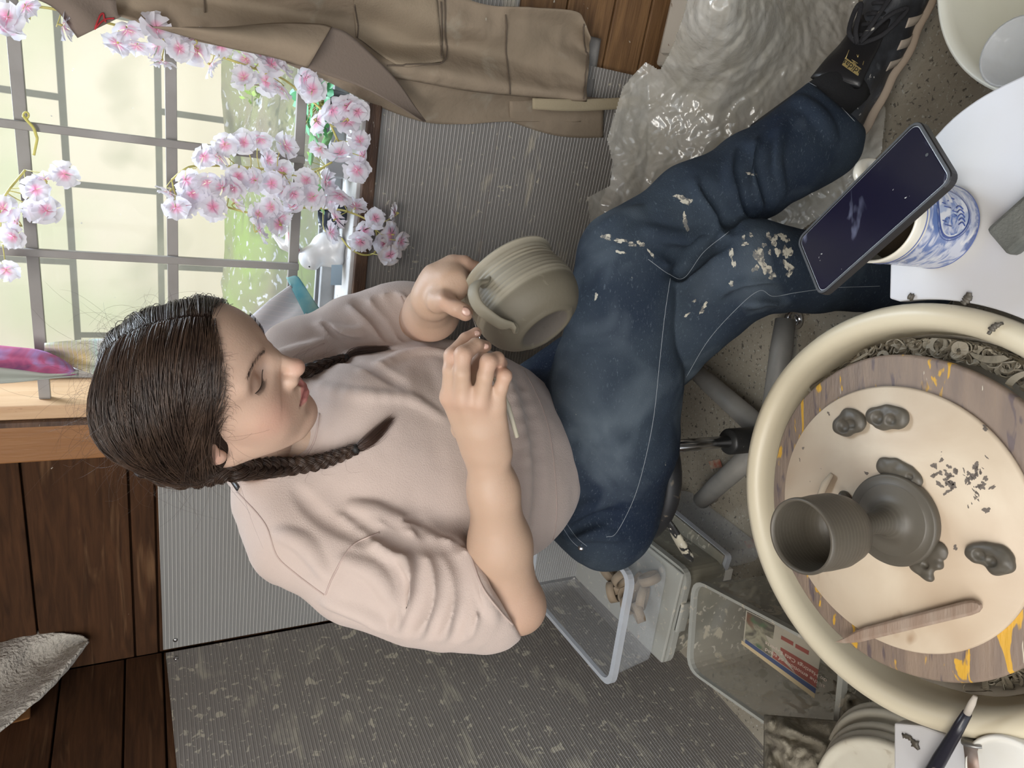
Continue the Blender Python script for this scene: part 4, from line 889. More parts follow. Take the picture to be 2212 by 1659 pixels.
def text(s, size, o, xdir, ydir, m, parent, ext=.0002, name='lettering', font=None):
    c = bpy.data.curves.new('t', 'FONT'); c.body = s; c.size = size; c.extrude = ext; c.align_x = 'CENTER'; c.align_y = 'CENTER'
    t = bpy.data.objects.new('t', c); COL.objects.link(t); dg = bpy.context.evaluated_depsgraph_get(); me = bpy.data.meshes.new_from_object(t.evaluated_get(dg)); bpy.data.objects.remove(t)
    x = np.asarray(xdir, float)/np.linalg.norm(xdir); y = np.asarray(ydir, float); y = y-(y @ x)*x; y /= np.linalg.norm(y); z = np.cross(x, y)
    V = np.array([v.co[:] for v in me.vertices]); F = [tuple(p.vertices) for p in me.polygons]
    return mesh(name, np.asarray(o)+V[:, :1]*x+V[:, 1:2]*y+V[:, 2:3]*z, F, m, parent, smooth=False)
# label on the tongue
def obvh(o): return BVHTree.FromPolygons([v.co[:] for v in o.data.vertices], [tuple(p.vertices) for p in o.data.polygons])
TG = obvh(bpy.data.objects['tongue'])
M['gold'] = mat('gold print', (.6, .47, .2), .35, metal=.5)
def ontongue(x, y, off=.0006):
    a, b_ = hit(TG, x, y, off), hit(TK, x, y, off); L_ = [q for q in (a, b_) if q is not None]; return min(L_, key=lambda q: np.linalg.norm(q-CC)) if L_ else px(x, y, 1.1)
qm = ontongue(1841, 145, .002); dm_ = (qm-CC) @ CM[:, 2] if False else proj(qm)[2]
qa, qb, qc, qd = px(1819, 140, dm_-.003), px(1855, 165, dm_-.005), px(1861, 149, dm_-.004), px(1826, 124, dm_-.002)
mesh('label', [qa, qb, qc, qd], [(0, 1, 2, 3)], M['gold'], sn, smooth=False, solid=.0006)
for a_, b_ in (((1827, 126), (1834, 108)), ((1861, 150), (1866, 132))): mesh('label_border', *tube([px(*a_, dm_-.003), px(*b_, dm_-.003)], .0006, 6), M['gold'], sn)
ce = (qa+qb+qc+qd)/4; nn = -ray(1841, 145); nn /= np.linalg.norm(nn)
text('adidas', .0145, ce+nn*.0012, qa-qb, (qa+qb)/2-(qc+qd)/2, M['black'], sn)
for (x0, y0), (x1, y1) in (((1842, 133), (1850, 139)), ((1840, 129), (1853, 137)), ((1851, 118), (1853, 124)), ((1855, 118), (1853, 124))): mesh('label_mark', *tube([px(x0, y0, dm_-.003), px(x1, y1, dm_-.003)], .0005, 6), M['gold'], sn)

# the supporting foot, flat on the floor
F2 = np.array([J['anL'][0]+.005, J['anL'][1]-.02, .074]); d2 = np.array([.25, -.97, 0]); d2 /= np.linalg.norm(d2); u2 = np.array([0, 0, 1.]); s2 = np.cross(u2, d2)
def moved(V): q = (np.asarray(V)-FO) @ np.array([fd, fs, fu]).T; return F2+q[:, :1]*d2+q[:, 1:2]*s2+q[:, 2:3]*u2
sn2 = None
for o in [sn]+list(sn.children):
    if o.name.startswith('label') or o.name.startswith('lettering'): continue
    c = o.copy(); c.data = o.data.copy(); COL.objects.link(c); n = len(c.data.vertices); V = np.empty(n*3, np.float32); c.data.vertices.foreach_get('co', V); c.data.vertices.foreach_set('co', moved(V.reshape(-1, 3)).astype(np.float32).ravel()); c.data.update()
    if sn2 is None: sn2 = c
    else: c.parent = sn2
mesh('sock', *tube([F2+[0, 0, -.02], F2+[0, 0, .05]], [.036, .042], 24), M['sock'], person)
# ------------------------------------------------------------ bowl and tool in her hands
bax = CM @ np.array([.83*.94, -.56*.94, .34]); bax /= np.linalg.norm(bax)
bbase = px(1179, 712, .955); BH = .104
bo = thing('clay_bowl', 'leather-hard grey brown clay bowl with a strap handle, held up in both hands', 'bowl', bbase+bax*.05)
prof = [(.001, .0035), (.035, .0035), (.038, .0), (.0435, .0), (.047, .003), (.060, .011), (.071, .026), (.0758, .044), (.0755, .060), (.0725, .078), (.0708, .089), (.0722, .098), (.0752, BH-.001), (.0745, BH+.001), (.072, BH-.001), (.0685, .094), (.0675, .085), (.070, .068), (.0712, .050), (.067, .030), (.055, .014), (.035, .008), (.001, .008)]
pp = smooth_path([(*p, 0) for p in prof[4:13]], 70)[:, :2]
pp[:, 0] += .0006*np.sin(pp[:, 1]*2*np.pi/.0062)*np.clip((pp[:, 1]-.042)/.006, 0, 1)*np.clip((.1-pp[:, 1])/.01, 0, 1)       # throwing rings
V, F = lathe(prof[:4]+[tuple(p) for p in pp]+prof[13:], bbase, 120, bax); t_ = (V-bbase) @ bax
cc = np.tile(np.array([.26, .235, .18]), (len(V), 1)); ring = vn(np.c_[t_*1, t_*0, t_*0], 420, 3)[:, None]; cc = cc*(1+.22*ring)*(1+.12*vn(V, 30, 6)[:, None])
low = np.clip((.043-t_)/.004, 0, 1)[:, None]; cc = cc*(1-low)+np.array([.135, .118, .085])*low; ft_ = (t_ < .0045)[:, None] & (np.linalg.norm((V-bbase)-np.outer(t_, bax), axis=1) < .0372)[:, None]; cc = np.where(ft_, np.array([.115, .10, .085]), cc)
M['clay_pot'] = mat('turned leather hard clay', (.27, .245, .185), .6, vcol=True, spots=[((.33, .30, .235), 60, .66, .25), ((.10, .085, .07), 40, .745, .03)], bump=.15, bs=160)
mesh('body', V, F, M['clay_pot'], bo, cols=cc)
hp = smooth_path([px(1073, 618, .945), px(1050, 610, .921), px(1030, 613, .903), px(1022, 632, .893), px(1032, 660, .889), px(1057, 683, .890), (px(1084, 700, .897)), px(1108, 704, .912), px(1122, 700, .93)], 40)
hw = np.interp(np.linspace(0, 1, 40), [0, .15, .7, .9, 1], [.0125, .0098, .0085, .0105, .015])
fl = np.cross(hp[22]-hp[8], bax); ctr = (bbase+bax*.05)
V, F = tube(hp, hw, 20)
T_, N_, B_2 = frames(hp); rad = (hp-ctr); rad -= (rad @ bax)[:, None]*bax; rad = np.cross(np.cross(T_, rad), T_); rad /= np.linalg.norm(rad, axis=1)[:, None]; sd = np.cross(T_, rad)
a = np.linspace(0, 2*np.pi, 20, endpoint=False); V = (hp[:, None]+hw[:, None, None]*(np.cos(a)[None, :, None]*rad[:, None]*.42+np.sin(a)[None, :, None]*sd[:, None])).reshape(-1, 3)
mesh('handle', V, F, M['clay_pot'], bo, cols=np.tile(np.array([.24, .215, .16]), (len(V), 1)))
nt = thing('needle_tool', 'slim pale wooden handled needle tool held in her right hand against the bowl', 'pottery tool', px(1116, 944, .872))
mesh('handle', *tube([px(1117, 944, .878), px(1098, 880, .866), px(1062, 800, .868), px(1046, 765, .868)], [.0030, .0034, .0036, .0028], 14), mat('pale tool wood', (.5, .46, .36), .5), nt)
mesh('needle', *tube([px(1046, 765, .868), px(1040, 738, .872), px(1019, 680, .893)], [.0010, .0009, .0004], 8), M['metal'], nt)
# ------------------------------------------------------------ hair
M['hair'] = mat('dark brown hair', (.040, .024, .017), .36, (.075, .045, .030), 45, lo=.4, hi=.7, spec=.55)
M['hair_cap'] = mat('hair underneath', (.026, .016, .012), .75, spec=.08)
M['hair_tip'] = mat('brown hair ends', (.075, .038, .025), .4, (.05, .027, .018), 60)
M['tie'] = mat('black hair tie', (.01, .01, .01), .6)
hc = Vol(HO-.19, HO+.2, .004)
HC = (.003, 0, .041); HRAD = (.0915, .0800, .0835)
hc.ell(hd(*HC), HRAD, HR)
for s in (-1, 1):
    hc.ell(hd(-.035, .045*s, -.005), (.052, .040, .055), HR, .03); hc.ell(hd(-.038, .040*s, .048), (.050, .044, .046), HR, .03)
hc.ell(hd(.044, 0, .056), (.056, .067, .056), HR, .02)
if True:
    _v, _q = hc.mesh(2); TC = bvh(_v, _q)
hc.disp(lambda X: -.0010*vn(X, 38, 4)-.0007*vn(X, 90, 5))
hc.op(lambda X: -(((X-HO) @ HF)*.87-((X-HO) @ HU)*.42-.0210-.0090*np.cos(np.clip(((X-HO) @ HL)/.06, -1.5, 1.5)*math.pi/2)), HO-.3, HO+.3, .006, 's', 0)
hc.cap(hd(.05, 0, .20), hd(.04, 0, -.05), .0, .0, 0) if False else None
# parting groove
hc.chain([hd(.075, 0, .108), hd(.04, 0, .134), hd(0, 0, .140), hd(-.05, 0, .128), hd(-.095, 0, .095)], [.004]*5, .006, 's')
for s in (-1, 1): hc.ell(hd(.004, .092*s, -.016), (.036, .024, .032), HR, .006, 's')
CV, CQ = hc.mesh(2); cap = mesh('hair', CV, CQ, M['hair_cap'], person)
def onscalp(p, off):
    c = np.array([-.02, 0, .02]); d = p-c; d = d/np.linalg.norm(d); o = hd(*c); D = HF*d[0]+HL*d[1]+HU*d[2]
    hh = TC.ray_cast(Vector(o+D*.25), Vector(-D))
    if hh[0] is None or (np.array(hh[0])-o) @ D < 0.03: return None
    return np.array(hh[0])+D*off
class Strands:
    def __init__(s): s.P = []; s.R = []
    def add(s, P, r0, r1=None, n=12):
        P = smooth_path(P, n); s.P.append(P); s.R.append(np.interp(np.linspace(0, 1, n), [0, .6, 1], [r0, r0, r1 if r1 is not None else r0*.3]))
    def build(s, name, m, parent):
        P = np.array(s.P); R = np.array(s.R); K, n, _ = P.shape; T = np.gradient(P, axis=1); T /= np.linalg.norm(T, axis=2)[..., None]+1e-9
        A = rng.normal(size=(K, 1, 3)); N = np.cross(T, A); N /= np.linalg.norm(N, axis=2)[..., None]+1e-9; Bn = np.cross(T, N)
        an = np.arange(3)*2*np.pi/3; V = P[:, :, None]+R[:, :, None, None]*(np.cos(an)[None, None, :, None]*N[:, :, None]+np.sin(an)[None, None, :, None]*Bn[:, :, None])
        k, i, j = np.meshgrid(np.arange(K), np.arange(n-1), np.arange(3), indexing='ij'); b0 = (k*n+i)*3
        F = np.stack([b0+j, b0+(j+1) % 3, b0+3+(j+1) % 3, b0+3+j], -1).reshape(-1, 4)
        return mesh(name, V.reshape(-1, 3), F, m, parent)
st = Strands()
def partpt(u):      # u 0 front .. 1 nape
    a = -.02+u*math.pi*.90; return np.array([HC[0]+.095*math.cos(a+.62), 0, HC[2]+.095*math.sin(a+.62)])
def hairline(c): return .87*c[0]-.42*c[2]-.0210-.0090*math.cos(min(1.5, abs(c[1])/.06)*math.pi/2)
for s in (-1, 1):
    root = np.array([-.045, .078*s, -.060])
    clumps = [(rng.random(), rng.random() < .42, rng.normal()*.011, rng.uniform(0, 6.28), rng.uniform(3.5, 7), rng.normal(size=3)*np.array([.013, .006, .013]), rng.normal()) for _ in range(150)]
    for k in range(3300 if s < 0 else 2700):
        u, edge, amp, ph, fr, jr_, lift = clumps[rng.integers(150)]; u = np.clip(u+rng.normal()*.018, 0, 1); p0 = partpt(u); p0[1] = .002*s+rng.normal()*.0012
        if edge:            # starts at the hairline beside the face
            w_ = u; p0 = np.array([.086-.048*w_, (.010+.062*w_**.8)*s, .098-.088*w_])+rng.normal(size=3)*.0035
            dd = hairline(p0)+.002+abs(rng.normal())*.002
            if dd > 0: p0 = p0-np.array([.87, 0, -.42])*dd/.93
        q = root+jr_+rng.normal(size=3)*.0035; P = []
        off = .0004+abs(rng.normal())*.0016; sag = np.array([-.012*math.sin(u*3), .020*s, .010*(1-u)])
        for t in np.linspace(0, 1, 10):
            c = p0*(1-t)+q*t+sag*math.sin(t*math.pi); c = c+np.array([1, 0, 1])*amp*math.sin(t*fr+ph)*t*(1-t)*3
            if hairline(c) > 0: c = c-np.array([.87, 0, -.42])*hairline(c)/.93
            e = onscalp(c, off*(.3+.7*math.sin(min(1, t*3)*math.pi/2))+(.0035+.002*lift)*max(0, math.sin(t*6+ph))*t*(1-t)*3)
            if e is not None: P.append(e)
        lq = (np.array(P)-HO) @ HR.T if P else None
        if P and rng.random() < .9 and ((((lq-np.array([.004, .088*s, -.016]))/np.array([.033, .030, .029]))**2).sum(1) < 1).any(): continue
        if len(P) >= 8: st.add(np.array(P), rng.uniform(.00022, .0005), .00018, 16)
cap_strands = st.build('hair_strands', M['hair'], cap)
fly = Strands()
for k in range(420):
    d = rng.normal(size=3); d /= np.linalg.norm(d); d[0] = d[0] if d[0] < .35 else -d[0]; 
    e = onscalp(np.array(HC)+d*.1, .0)
    if e is None: continue
    D = (e-hd(*HC)); D /= np.linalg.norm(D); g = rng.normal(size=3)*.6; g = g+HF*(-.2)-HU*.3; L_ = rng.uniform(.015, .05); c1 = rng.normal(size=3)
    fly.add(np.array([e, e+D*L_*.4+g*L_*.3, e+D*L_*.62+g*L_*.8+c1*L_*.12, e+D*L_*.55+g*L_*1.3+c1*L_*.35]), .00009, .00005, 10)
for k in range(110):      # soft baby hairs along the hairline
    w_ = rng.random(); p0 = np.array([.086-.048*w_, -(.010+.062*w_**.8), .098-.088*w_]); p0 = p0-np.array([.87, 0, -.42])*(max(0, hairline(p0))+.002)/.93; e = onscalp(p0, -.001)
    if e is None: continue
    g = HF*rng.uniform(.2, .8)-HU*rng.uniform(.2, 1)+rng.normal(size=3)*.25; L_ = rng.uniform(.008, .022); fly.add(np.array([e, e+g*L_*.6, e+g*L_-HF*L_*.3]), .00012, .00006, 10)
fly.build('flyaway_hairs', M['hair'], cap)
# braids
def braid(path, R, tail, name, T=None, n=150, pitch=.030):
    fly2 = Strands()
    P = smooth_path(path, n); L = np.r_[0, np.cumsum(np.linalg.norm(np.diff(P, axis=0), axis=1))]; T_, N_, B_ = frames(P)
    vw = np.array([ray(*proj(p)[:2]) for p in P]); vw /= np.linalg.norm(vw, axis=1)[:, None]; side = np.cross(T_, vw); side /= np.linalg.norm(side, axis=1)[:, None]; dep = np.cross(side, T_)
    rad = np.interp(L/L[-1], np.linspace(0, 1, len(R)), R); root = None; s_ = Strands(); base = MB(); ph = 2*np.pi*np.cumsum(np.r_[0, np.diff(L)]/(pitch*rad/R[0]*1.0+1e-6))
    for k in range(3):
        t = ph+k*2*np.pi/3; C = P+side*(rad*.62*np.sin(t))[:, None]+dep*(rad*.42*np.sin(2*t))[:, None]
        base.add(*tube(C, rad*.46, 10)); Tc, Nc, Bc = frames(C)
        for q in range(46):
            a = rng.uniform(0, 6.28); rr = rad*.47*rng.uniform(.93, 1.1); tw = a+L*rng.uniform(10, 26)
            s_.P.append((C+Nc*(rr*np.cos(tw))[:, None]+Bc*(rr*np.sin(tw))[:, None])); s_.R.append(np.full(n, .00038))
    root = base.build(name, M['hair_cap'], cap); s_.build('braid_strands', M['hair'], root)
    e = P[-1]; d = P[-1]-P[-4]; d /= np.linalg.norm(d)
    mesh('hair_tie', *tube([e-d*.004, e, e+d*.004], [rad[-1]*.8, rad[-1]*.95, rad[-1]*.8], 14), M['tie'], cap)
    tl = Strands(); tp = smooth_path([e, *tail], 16)
    for q in range(520):
        o = rng.normal(size=3)*rad[-1]*.42; l = rng.uniform(.62, 1.05); k = np.linspace(0, l, 16); base_ = np.array([tp[min(15, int(x*15))]+(tp[min(15, int(x*15)+1)]-tp[min(15, int(x*15))])*((x*15) % 1) if x < 1 else tp[-1]+(tp[-1]-tp[-2])*(x-1)*15 for x in k])
        spread = np.sin(np.clip(k, 0, 1)*2.4)*1.05*(1-.4*k)
        tl.P.append(base_+o*(.35+spread[:, None])); tl.R.append(np.linspace(.0003, .00012, 16))
    tl.build('braid_tail', M['hair_tip'], cap)
    for q in range(70):
        i = rng.integers(5, n-5); o = P[i]+side[i]*rad[i]*rng.choice([-1, 1]); g = rng.normal(size=3); l = rng.uniform(.006, .022)
        fly2.add(np.array([o, o+g*l*.5, o+g*l*.7+T_[i]*l, ]), .0001, .00006, 6)
    fly2.build('flyaway_hairs', M['hair'], root)
def onS(x, y, off, d):
    L_ = [q for q in (hit(TS, x, y, 0), hit(TH, x, y, 0), hit(TC, x, y, 0)) if q is not None]; h = min(L_, key=lambda q: np.linalg.norm(q-CC)) if L_ else None
    if h is None: return px(x, y, d)
    r = ray(x, y); r /= np.linalg.norm(r); return h-r*off
# near braid hangs from behind the ear over the chest
nb_path = [px(310, 1000, .86), px(370, 1024, .87), px(430, 1026, .87), onS(500, 1012, .012, .885), onS(560, 1010, .016, .90), onS(620, 1008, .016, .93), onS(680, 1000, .014, .95), onS(730, 985, .012, .96), onS(768, 970, .010, .96)]
braid(nb_path, [.016, .0165, .016, .0155, .0145, .0130, .0115, .010, .0075], [onS(800, 950, .010, .96), onS(846, 905, .008, .96)], 'braid', pitch=.062)
def onT(x, y, off): r = ray(x, y); r /= np.linalg.norm(r); return hit(TS, x, y, 0)-r*off
fb_path = [onT(632, 812, .004), onT(655, 805, .010), onT(690, 792, .010), onT(720, 782, .009), onT(746, 772, .009)]
braid(fb_path, [.010, .010, .0095, .0085, .0075, .0060], [onS(775, 760, .010, .99), onS(838, 752, .008, .99)], 'braid', pitch=.046)
# ============================================================ stool, boxes, wall things
sc_ = px(1560, 960, 1.34); hx, hy = -.129, 1.05
stool = thing('stool', 'low work stool with a dark round seat and clay dusted grey tube base', 'stool', (hx, hy, 0))
scx, scy = hx, hy
seatc = px(1330, 1050, 1.33); sx_, sy_ = scx, scy
V, F = lathe([(.001, .375), (.125, .375), (.145, .383), (.152, .395), (.150, .412), (.138, .420), (.001, .422)], (sx_-.045, sy_+.085, .0), 48); mesh('seat', V, F, mat('black vinyl', (.02, .02, .022), .5, spots=[((.25, .2, .14), 30, .62, .1)]), stool)
top = px(1440, 966, 1.3); 
mesh('gas_lift', *tube([(scx, scy, .20), (scx, scy, .38)], .0125, 20), M['metal'], stool)
mesh('column', *tube([(scx, scy, .06), (scx, scy, .205), (scx, scy, .21)], [.027, .027, .024], 24), M['blackdust'], stool)
for fx, fy in ((1497, 800), (1510, 1082), (1692, 690), (1800, 1150), (1880, 850)):
    e = pz(fx, fy, .055); e2 = np.array([e[0], e[1], .048]); c = np.array([scx, scy, .085])
    d = e2-c; d /= np.linalg.norm(d); Lg = min(np.linalg.norm(e2-c), .36); e2 = c+d*Lg
    leg = mesh('leg', *tube([c, c*.25+e2*.75+np.array([0, 0, .002]), e2], [.026, .023, .021], 18), M['tubegrey'], stool)
    V, F = lathe([(.012, -.008), (.021, -.008), (.022, 0), (.021, .008), (.012, .008), (.012, -.008)], (e2[0], e2[1], .0225), 20, (d[1], -d[0], 0)); mesh('caster', V, F, M['metal'], leg)
# ---------------- clear storage boxes
def tub(name, label, top4, z1, z0, taper, mat_, rim_, rimw=.012, thick=.0025, cat='storage box', rad=.03):
    T4 = np.array(top4)[:, :2]; cen = T4.mean(0)
    def ringpts(s, z, extra=0):
        P = []
        for i in range(4):
            p = T4[i]; a = T4[i-1]; b_ = T4[(i+1) % 4]; ua = (a-p)/np.linalg.norm(a-p); ub = (b_-p)/np.linalg.norm(b_-p)
            for t in np.linspace(0, 1, 6):
                q = (1-t)**2*(p+ua*rad)+2*t*(1-t)*p+t*t*(p+ub*rad); P.append(q)
        P = np.array(P); d = P-cen; L_ = np.linalg.norm(d, axis=1)[:, None]; P = cen+d*(1-s)+d/L_*extra
        return [(*p, z) for p in P]
    t = thing(name, label, cat, (*cen, z0))
    def build(nm, rings, m, cap=False):
        V = [p for r in rings for p in r]; n = len(rings[0]); F = [(i*n+j, i*n+(j+1) % n, (i+1)*n+(j+1) % n, (i+1)*n+j) for i in range(len(rings)-1) for j in range(n)]
        if cap: F.append(tuple(range(n)))
        return mesh(nm, V, F, m, t, smooth=False)
    build('body', [ringpts(taper+.05, z0+.002), ringpts(taper, z0+.012), ringpts(0, z1-.004)], mat_, True)
    build('rim', [ringpts(0, z1-.014, rimw*.8), ringpts(0, z1-.014, rimw), ringpts(0, z1, rimw), ringpts(0, z1, -.002), ringpts(0, z1-.010, -.002)], rim_)
    return t
def xy(p, z): return pz(*p, z)[:2]
A = xy((1313, 1477), .40); Bq = xy((1355, 1245), .40); u = (Bq-A); per = np.array([-u[1], u[0]]); per = per/np.linalg.norm(per); per = per if per[1] > 0 else -per
Cq = Bq+per*.36; Dq = A+per*.36
b1 = tub('storage_box', 'open clear plastic box with clay rings in it, upper of the stack behind her', [A, Bq, Cq, Dq], .40, .272, .07, M['clear'], M['clear_rim'])
k = (A+Bq+Cq+Dq)/4; sh_ = lambda s: [k+(p-k)*s for p in (A, Bq, Cq, Dq)]
A2 = xy((1432, 1432), .265); B2 = xy((1478, 1240), .265); 
b2 = tub('storage_box', 'clay dusted clear box carrying the box of clay rings on its lid', [A2, B2, B2+per*.36, A2+per*.36], .262, .115, .08, M['muddy'], M['muddy_rim'], .010)
V, F = hexa([(*p, .2625) for p in (A2, B2, B2+per*.36, A2+per*.36)]+[(*p, .2695) for p in (A2, B2, B2+per*.36, A2+per*.36)]); mesh('lid', V, F, M['muddy_rim'], b2, smooth=False, bevel=.003)
V, F = hexa([(*p, z) for z in (.235, .262) for p in (A2*.62+B2*.38-per*.014, A2*.3+B2*.7-per*.014, A2*.3+B2*.7-per*.002, A2*.62+B2*.38-per*.002)]); mesh('handle', V, F, M['muddy_rim'], b2, smooth=False, bevel=.004)
A3 = xy((1490, 1395), .112); B3 = xy((1560, 1232), .112); B3 = B3*.72+A3*.28; b3 = tub('storage_box', 'large clear plastic box at the bottom of the stack beside the stool', [A3, B3, B3+per*.42, A3+per*.42], .108, .002, .05, M['clear'], M['clear_rim'], .008)
# flat lid box beside the stack, white clip
L4 = [xy(p, .13) for p in ((1556, 1236), (1568, 1200), (1400, 1062), (1370, 1110))]
b4 = tub('storage_box', 'narrow clear lidded box with rounded end between the stack and the stool', L4, .13, .004, .05, M['clear'], M['clear_rim'], .006, rad=.012)
V, F = hexa([(*p, .131) for p in L4]+[(*p, .137) for p in L4]); mesh('lid', V, F, M['muddy'], b4, smooth=False, bevel=.002)
c_ = pz(1561, 1240, .12); V, F = boxax(c_, (per[0], per[1], 0), (per[1], -per[0], 0), (0, 0, 1), .008, .014, .022); mesh('clip', V, F, M['white'], b4, smooth=False, bevel=.002)
# clay rings in the upper box, printed paper under them
M['fired'] = mat('leather hard clay rings', (.22, .17, .12), .75, (.29, .22, .15), 14, bump=.2, bs=80)
cenb = k
for i, (x, y, r, a1, a2) in enumerate(((1318, 1268, .026, .3, 1.1), (1305, 1285, .024, 1.9, .9), (1330, 1250, .022, .9, 1.5), (1290, 1230, .028, 2.4, 1.0), (1345, 1290, .024, .1, .6), (1350, 1320, .020, 2.0, 1.2), (1368, 1262, .024, .6, .8), (1385, 1300, .026, 1.3, .9), (1375, 1340, .022, 2.2, .5), (1400, 1250, .024, .2, 1.3))):
    zz = .298+.014*(i % 3); c = pz(x+24, y, zz); c[:2] = k+(c[:2]-k)*.82; ax_ = np.array([math.cos(a1)*math.sin(a2), math.sin(a1)*math.sin(a2), math.cos(a2)]); hh = .009
    V, F = lathe([(r, -hh), (r-.005, -hh), (r-.005, hh), (r, hh)], c, 28, ax_, closed=True)
    tag(mesh('clay_ring', V, F, M['fired']), 'brown clay ring in the open clear box, '+['standing nearest the box corner', 'leaning on the corner ring', 'under the jeans pocket side', 'half hidden by the jeans', 'lying almost flat in the middle', 'small one low in the middle', 'close to the wheel side wall', 'low one by the short side', 'smallest flat one deep inside', 'deepest one by the wheel side'][i], 'clay ring', 'clay rings in the open clear box')
pm = mat('printed magazine page', (.06, .045, .05), .5, (.3, .25, .2), 30)
# clay splashed box with newspaper, near the wheel
C4 = [xy((1500, 1255), .27), xy((1487, 1445), .27)]; per2 = (C4[1]-C4[0]); per2 = np.array([per2[1], -per2[0]])/np.linalg.norm(per2); per2 = per2 if per2[1] < 0 else -per2
b5 = tub('storage_box', 'clear box heavily splashed with clay against the left wall beside the wheel', [C4[0], C4[0]+per2*.34, C4[1]+per2*.34, C4[1]], .27, .004, .06, M['muddy'], M['muddy_rim'], .008, rad=.035)
N4 = [pz(*p, z) for p, z in (((1612, 1318), .19), ((1605, 1392), .17), ((1760, 1508), .13), ((1775, 1400), .15))]
nw = thing('newspaper', 'folded newspaper with a red panel standing in the clay splashed box', 'newspaper', N4[1])
nwm = mat('newsprint', (.42, .38, .3), .85, (.36, .33, .27), 20)
def quad(f, a0, a1, b0, b1, off=0., bend=0.):
    p00, p01, p11, p10 = f; nn = np.cross(p01-p00, p10-p00); nn /= np.linalg.norm(nn); nn = nn if nn @ ray(1690, 1410) < 0 else -nn
    def q(a, b_): return (p00*(1-a)+p10*a)*(1-b_)+(p01*(1-a)+p11*a)*b_+nn*off
    return [q(a0, b0), q(a1, b0), q(a1, b1), q(a0, b1)]
def panel(nm, f, a0, a1, b0, b1, off, m, par): return mesh(nm, quad(f, a0, a1, b0, b1, off), [(0, 1, 2, 3)], m, par, smooth=False, solid=.0006)
panel('page', N4, 0, 1, 0, 1, 0, nwm, nw); panel('page_edge', N4, -.02, 1, .90, 1.0, .0012, mat('yellowed paper edge', (.55, .43, .26), .85), nw)
panel('blue_band', N4, .03, 1, .80, .90, .0012, mat('blue print', (.07, .09, .17), .8), nw); redm = mat('red print', (.3, .09, .07), .8, (.24, .08, .06), 20)
panel('red_panel', N4, .42, 1, .42, .78, .0012, redm, nw); panel('red_strip', N4, .50, .66, .16, .24, .0012, redm, nw); panel('red_strip', N4, .69, .86, .17, .25, .0012, redm, nw)
panel('photo', N4, .02, .40, .02, .78, .0012, mat('newspaper photo', (.1, .09, .07), .8, (.3, .28, .2), 26, lo=.4, hi=.6, dist=1, spots=[((.08, .14, .07), 20, .6, .1), ((.16, .08, .05), 14, .6, .1)]), nw)
xd = quad(N4, 0, 1, .5, .5)[0]-quad(N4, 0, 1, .5, .5)[1]; yd = quad(N4, .5, .5, 0, 1)[0]-quad(N4, .5, .5, 0, 1)[2]
tm = mat('pale print', (.62, .52, .44), .8)
qq = quad(N4, .71, .71, .67, .67, .002)[0]; text('all the emotions of squid', .0125, qq, xd, -yd, tm, nw)
qq = quad(N4, .71, .71, .53, .53, .002)[0]; text('on Hastings Cats Experts', .0125, qq, xd, -yd, tm, nw)
# ---------------- muddy knife handle lying on the lid
kn = thing('palette_knife', 'black handled palette knife caked in pale clay on the clear box lid', 'palette knife', px(1470, 1180, 1.33))
mesh('handle', *tube(smooth_path([px(1440, 1118, 1.30), px(1452, 1140, 1.31), px(1470, 1172, 1.325), px(1494, 1212, 1.345)], 20), np.interp(np.linspace(0, 1, 20), [0, .2, .6, .9, 1], [.006, .010, .015, .014, .004]), 20, flat=((0, 0, 1), .55)), mat('clay caked black handle', (.025, .025, .025), .4, spots=[((.5, .46, .36), 45, .53, .03), ((.6, .57, .5), 120, .64, .03)], bump=.4, bs=80), kn)
mesh('blade', *tube([px(1440, 1118, 1.30), px(1430, 1098, 1.30)], [.005, .007], 12, flat=((0, 0, 1), .15)), M['metal'], kn)
# ============================================================ apron on the wall
M['canvas'] = mat('khaki canvas', (.31, .245, .18), .9, (.25, .2, .145), 5, lo=.4, hi=.65, bump=2.2, bs=26, bdetail=8, spots=[((.38, .34, .27), 16, .62, .2), ((.5, .46, .38), 50, .755, .03)], spec=.2)
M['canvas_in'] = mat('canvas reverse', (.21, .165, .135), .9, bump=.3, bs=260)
ap = thing('apron', 'long khaki canvas apron with a pocket hanging on the wall beside the window', 'apron', bw(100, -40, .06))
def wrinkle(o, amp, seed, sc=14):
    me = o.data; n = len(me.vertices); V = np.empty(n*3, np.float32); me.vertices.foreach_get('co', V); V = V.reshape(-1, 3).astype(float)
    V += BN*(amp*(fbm(V*np.array([1, 1, .6]), sc, seed)+.6*(1-2*np.abs(vn(V, sc*1.7, seed+3)))))[:, None]; me.vertices.foreach_set('co', V.astype(np.float32).ravel())
main_t = [(60, -110), (300, -100), (600, -70), (900, -40), (1040, 8), (1150, 16), (1240, 24), (1262, 45), (1274, 80)]
main_b = [(100, 0), (250, 32), (400, 82), (560, 118), (680, 150), (850, 168), (1010, 196), (1150, 210), (1264, 219)]
V, F = coons(main_t, main_b, 110, 34, lambda u, v: .055+.022*math.sin(v*7+u*2)*(1-u*.3)+.01*math.sin(v*13-u*5)); o = mesh('front', V, F, M['canvas'], ap, solid=.0016); wrinkle(o, .0060, 5); APF = o
V, F = coons([(480, 60), (600, 50), (690, 52), (716, 58)], [(330, 58), (480, 100), (590, 124), (664, 147)], 26, 20, lambda u, v: .10+.035*math.sin(v*2.6)+.02*u); mesh('turned_fold', V, F, M['canvas'], ap, solid=.0014)
V, F = coons([(716, 58), (760, 78), (850, 165), (900, 235), (920, 262)], [(664, 147), (700, 160), (780, 188), (860, 230), (912, 262)], 26, 14, lambda u, v: .115+.02*v-.03*u); mesh('fold_inside', V, F, M['canvas_in'], ap, solid=.0014)
